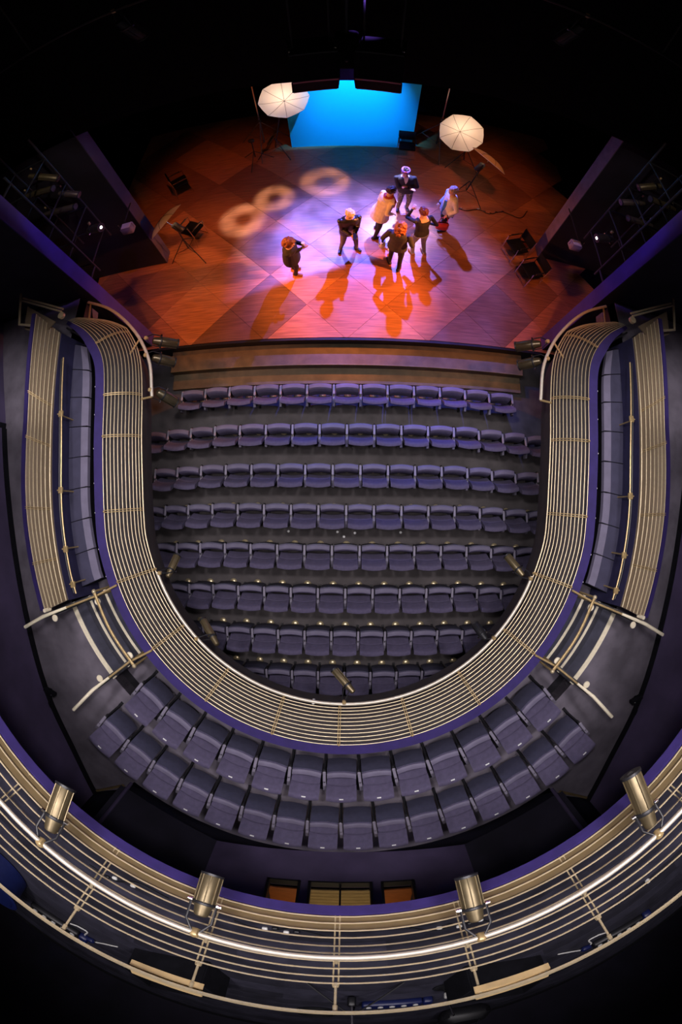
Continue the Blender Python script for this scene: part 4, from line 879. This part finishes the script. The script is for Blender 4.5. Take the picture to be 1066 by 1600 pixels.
    for p in me.polygons:
        c = Vector(p.center); best = min(((segd(c, a, b)-r, n) for n, a, b, r in segs)); hz = c.z/H; mi = 1
        dh = (c-hc).length
        if best[1] == 'hand' and best[0] < .03: mi = 0
        elif best[1] == 'foot' and c.z < .11: mi = 3
        elif hz > .838-neck*.0 and dh < .24 and hz > .83: mi = 0
        elif neck and hz > .80 and abs(c.x-sp(.8).x) < .10: mi = 0
        elif best[1] in ('leg', 'foot') and hz < .50: mi = 2
        elif hz < .49 and best[1] != 'arm': mi = 2
        p.material_index = mi
    part('body', me, t)
    # hair
    hm, style = hair; g = G()
    for u in range(1):
        vs = G().sph((0, 0, 0), 1, 18, 14); pts = []
        for p in vs.v:
            q = Vector((p.x*.084, p.y*.102-.012, p.z*.108+.024))
            if p.y > .25 and p.z < .42: q = Vector((p.x*.07, min(q.y, .03), q.z))
            if p.z < -.35 and style != 'long': q.z = max(q.z, -.03)
            pts.append(q)
        g.add(pts, vs.f, HM)
    if style in ('curly', 'long'):
        rnd = random.Random(len(label)); n = 150
        for k in range(n):
            a = rnd.uniform(0, 2*pi); e = rnd.uniform(-.75 if style == 'long' else -.25, 1); rr = math.sqrt(max(0, 1-e*e)) if e > 0 else 1.0
            q = Vector((rr*cos(a)*.092, rr*sin(a)*.108-.015, e*(.115 if e > 0 else .22)+.025))
            if q.y > .045 and e < .55: continue
            g.sph(q, rnd.uniform(.018, .03), 6, 4, HM)
    elif style == 'short':
        rnd = random.Random(len(label)+3)
        for k in range(70):
            a = rnd.uniform(0, 2*pi); e = rnd.uniform(-.1, 1); rr = math.sqrt(max(0, 1-e*e)); q = Vector((rr*cos(a)*.082, rr*sin(a)*.10-.012, e*.108+.026))
            if q.y > .05 and e < .5: continue
            g.sph(q, .015, 6, 4, HM)
    part('hair', remesh(g, .009, 'hair', [PM[hm]], 1), t)
    for s in (-1, 1): G().sph((s*.030, .084, .008), (.010, .007, .007), 8, 6, HM).obj('eye', PM['eye'], t)
    G().sph((0, .084, -.036), (.022, .007, .007), 8, 6, HM).obj('mouth', PM['lip'], t)
    if jacket:
        jm, hem, flare = jacket; g = G(); rings = []
        for z, hw, hd in ((hem, .175+flare, .128+flare*.8), (hem+.02, .18+flare, .132+flare*.8), (.53, .186+flare*.6, .134+flare*.5), (.60, .168+flare*.4, .124+flare*.3), (.67, .170, .130), (.745, .192, .134), (.80, .190, .116), (.822, .15, .098), (.838, .10, .085)):
            if z < hem: continue
            o = sp(z); rings.append([Vector((hw*wide*cos(2*pi*k/18), hd*wide*sin(2*pi*k/18), z*H))+o for k in range(18)])
        g.loft(rings)
        for sh, el, wr in sleeves: cap(g, sh, el, .067, .055); cap(g, el, el.lerp(wr, .86), .055, .046)
        part('jacket', remesh(g, .0105, 'jacket', [PM[jm]], 2), t)
        if 'open' in extra: G().loft([[(-.045, .145*wide, z*H), (.045, .145*wide, z*H), (.045, .115*wide, z*H), (-.045, .115*wide, z*H)] for z in (hem+.01, .60, .70, .79)]).obj('shirt_front', PM[extra[extra.index('open')+1]], t)
        if 'half' in extra:
            o = sp(.6); G().loft([[Vector((-.20*wide, -.06, z*H))+o*0.8, Vector((-.05, .168*wide, z*H))+o*.8, Vector((-.03, .12, z*H))+o*.8, Vector((-.13, -.05, z*H))+o*.8] for z in (hem-.02, .55, .65, .76)]).obj('shirt_side', PM['blue'], t)
    if 'scarf' in extra:
        o = sp(.84); G().tube([Vector((.085*cos(a), .08*sin(a), .842*H+.012*sin(a*2)))+o for a in [2*pi*k/14 for k in range(14)]], .036, 8, closed=True).tube([Vector((.05, .10, .83*H))+o, Vector((.07, .15, .74*H))+o, Vector((.08, .16, .62*H))+o*.7], .035, 8, flat=.6).obj('scarf', PM['red'], t)
    if 'headscarf' in extra: G().lathe([(.082, -.005), (.092, .02), (.090, .055), (.075, .07)], 18, HM @ Matrix.Translation((0, -.008, .035)) @ Matrix.Scale(1.15, 4, (0, 1, 0))).obj('headscarf', PM['violet'], t); G().sph((.02, .09, .10), (.035, .022, .025), 10, 7, HM).obj('headscarf_knot', PM['red'], t)
    if 'vneck' in extra:
        o = sp(.8); G().loft([[Vector((-.055, .10, .845*H))+o, Vector((.055, .10, .845*H))+o, Vector((.05, .075, .85*H))+o, Vector((-.05, .075, .85*H))+o], [Vector((-.035, .138, .79*H))+o, Vector((.035, .138, .79*H))+o, Vector((.03, .11, .79*H))+o, Vector((-.03, .11, .79*H))+o], [Vector((-.006, .142, .735*H))+o, Vector((.006, .142, .735*H))+o, Vector((.005, .12, .735*H))+o, Vector((-.005, .12, .735*H))+o]]).obj('neckline', PM['white'], t)
    return t
F2 = ((-.10, 0, 8), (.10, 0, -8))
p = person('person with curly auburn hair in a long black coat, standing alone at the left', (-1.20, 5.45), -8, 1.58, ((-.09, .02, 5), (.09, .10, -5)), ((-.05, .27, 1.12), (.06, .26, 1.10)), lean=(.17, .06), hnod=16, legs='blackc', shoe='tan', hair=('auburn', 'curly'), jacket=('blackc', .36, .05))
o = thing('cup', 'small white cup held by the auburn-haired person at the left', 'cup', (-.90, 5.42, ZS+1.17)); G().lathe([(.024, -.04), (.034, .05), (.031, .05), (.022, -.035)], 14).obj('cup_body', M['white'], o); G().lathe([(.036, .05), (.036, .058), (.01, .06)], 14).obj('lid', M['white'], o)
p = person('person with pale blonde hair in a black leather jacket looking down at a phone', (.02, 6.08), -72, 1.64, ((-.19, .06, 25), (.17, -.02, -30)), ((-.04, .30, 1.04), (.05, .30, 1.03)), lean=(0, .06), hnod=32, legs='greyt', hair=('blonde', 'short'), jacket=('leather', .46, .01), extra=('open', 'white'))
o = tag(G().rbox((0, 0, 0), (.075, .15, .01), .004, Matrix.Rotation(radians(20), 4, 'X')).obj('phone', M['black']), 'small dark phone held by the blonde person', 'phone'); o.location = (.15, 5.70, ZS+1.07)
p = person('person with dark hair in a cream coat and red scarf', (.71, 6.67), 22, 1.66, ((-.17, .10, 10), (.16, -.10, -10)), ((-.10, .30, 1.08), (.22, .20, .95)), lean=(.0, .17), hnod=18, legs='blackc', hair=('brown', 'short'), jacket=('cream', .42, .06), extra=('scarf',), wide=1.16)
p = person('person with arms crossed wearing a black cardigan and violet headscarf', (1.36, 7.56), -86, 1.66, ((-.11, 0, 12), (.12, .03, -12)), ((.01, .19, 1.13, (-1, -.1, -.8)), (-.01, .24, 1.10, (1, -.1, -.8))), lean=(.08, .05), hnod=8, legs='pattern', hair=('brown', 'short'), jacket=('blackc', .47, .0), extra=('headscarf', 'vneck'))
p = person('person with long curly ginger hair in a charcoal jacket, seen from behind', (1.06, 5.66), 72, 1.60, ((-.12, .08, 35), (.13, -.06, -5)), ((-.26, .16, .98), (.22, .18, 1.0)), hnod=10, legs='blackc', hair=('ginger', 'long'), jacket=('greyj', .47, .02))
p = person('person with red-brown hair in a black top raising one hand', (1.62, 6.12), 118, 1.58, ((-.13, .04, 5), (.13, -.06, -5)), ((-.12, .34, 1.36, (-.6, -.2, -1)), (.26, .12, .92)), lean=(0, .07), hnod=14, legs='greyjean', shoe='tan', hair=('rhair', 'short'), neck=1)
p = person('person with grey hair in a pale cardigan over a blue shirt, at the right', (2.31, 7.0), 195, 1.64, ((-.11, .06, 0), (.11, -.05, -5)), ((-.24, .10, .86), (.22, .12, .84)), hnod=14, legs='blackc', hair=('grey', 'short'), jacket=('pale', .45, .03), extra=('half',))
o = thing('handbag', 'red handbag beside the legs of the pale-cardigan person', 'bag', (2.22, 6.74, ZS+.28)); G().rbox((0, 0, .14), (.30, .14, .28), .05).obj('bag_body', M['red'], o); G().tube(spline([Vector((-.1, 0, .26)), Vector((-.07, 0, .46)), Vector((.07, 0, .46)), Vector((.1, 0, .26))], 5), .010, 6).obj('strap', M['red'], o)
o = thing('shoulder_bag', 'pale blue bag hanging at the left of the ginger-haired person', 'bag', (.74, 5.80, ZS+.62)); G().rbox((0, 0, .12), (.14, .26, .24), .05).obj('bag_body', PM['pale'], o); G().tube(spline([Vector((0, -.09, .22)), Vector((.05, -.05, .42)), Vector((.05, .05, .42)), Vector((0, .09, .22))], 5), .010, 6).obj('strap', M['black'], o)
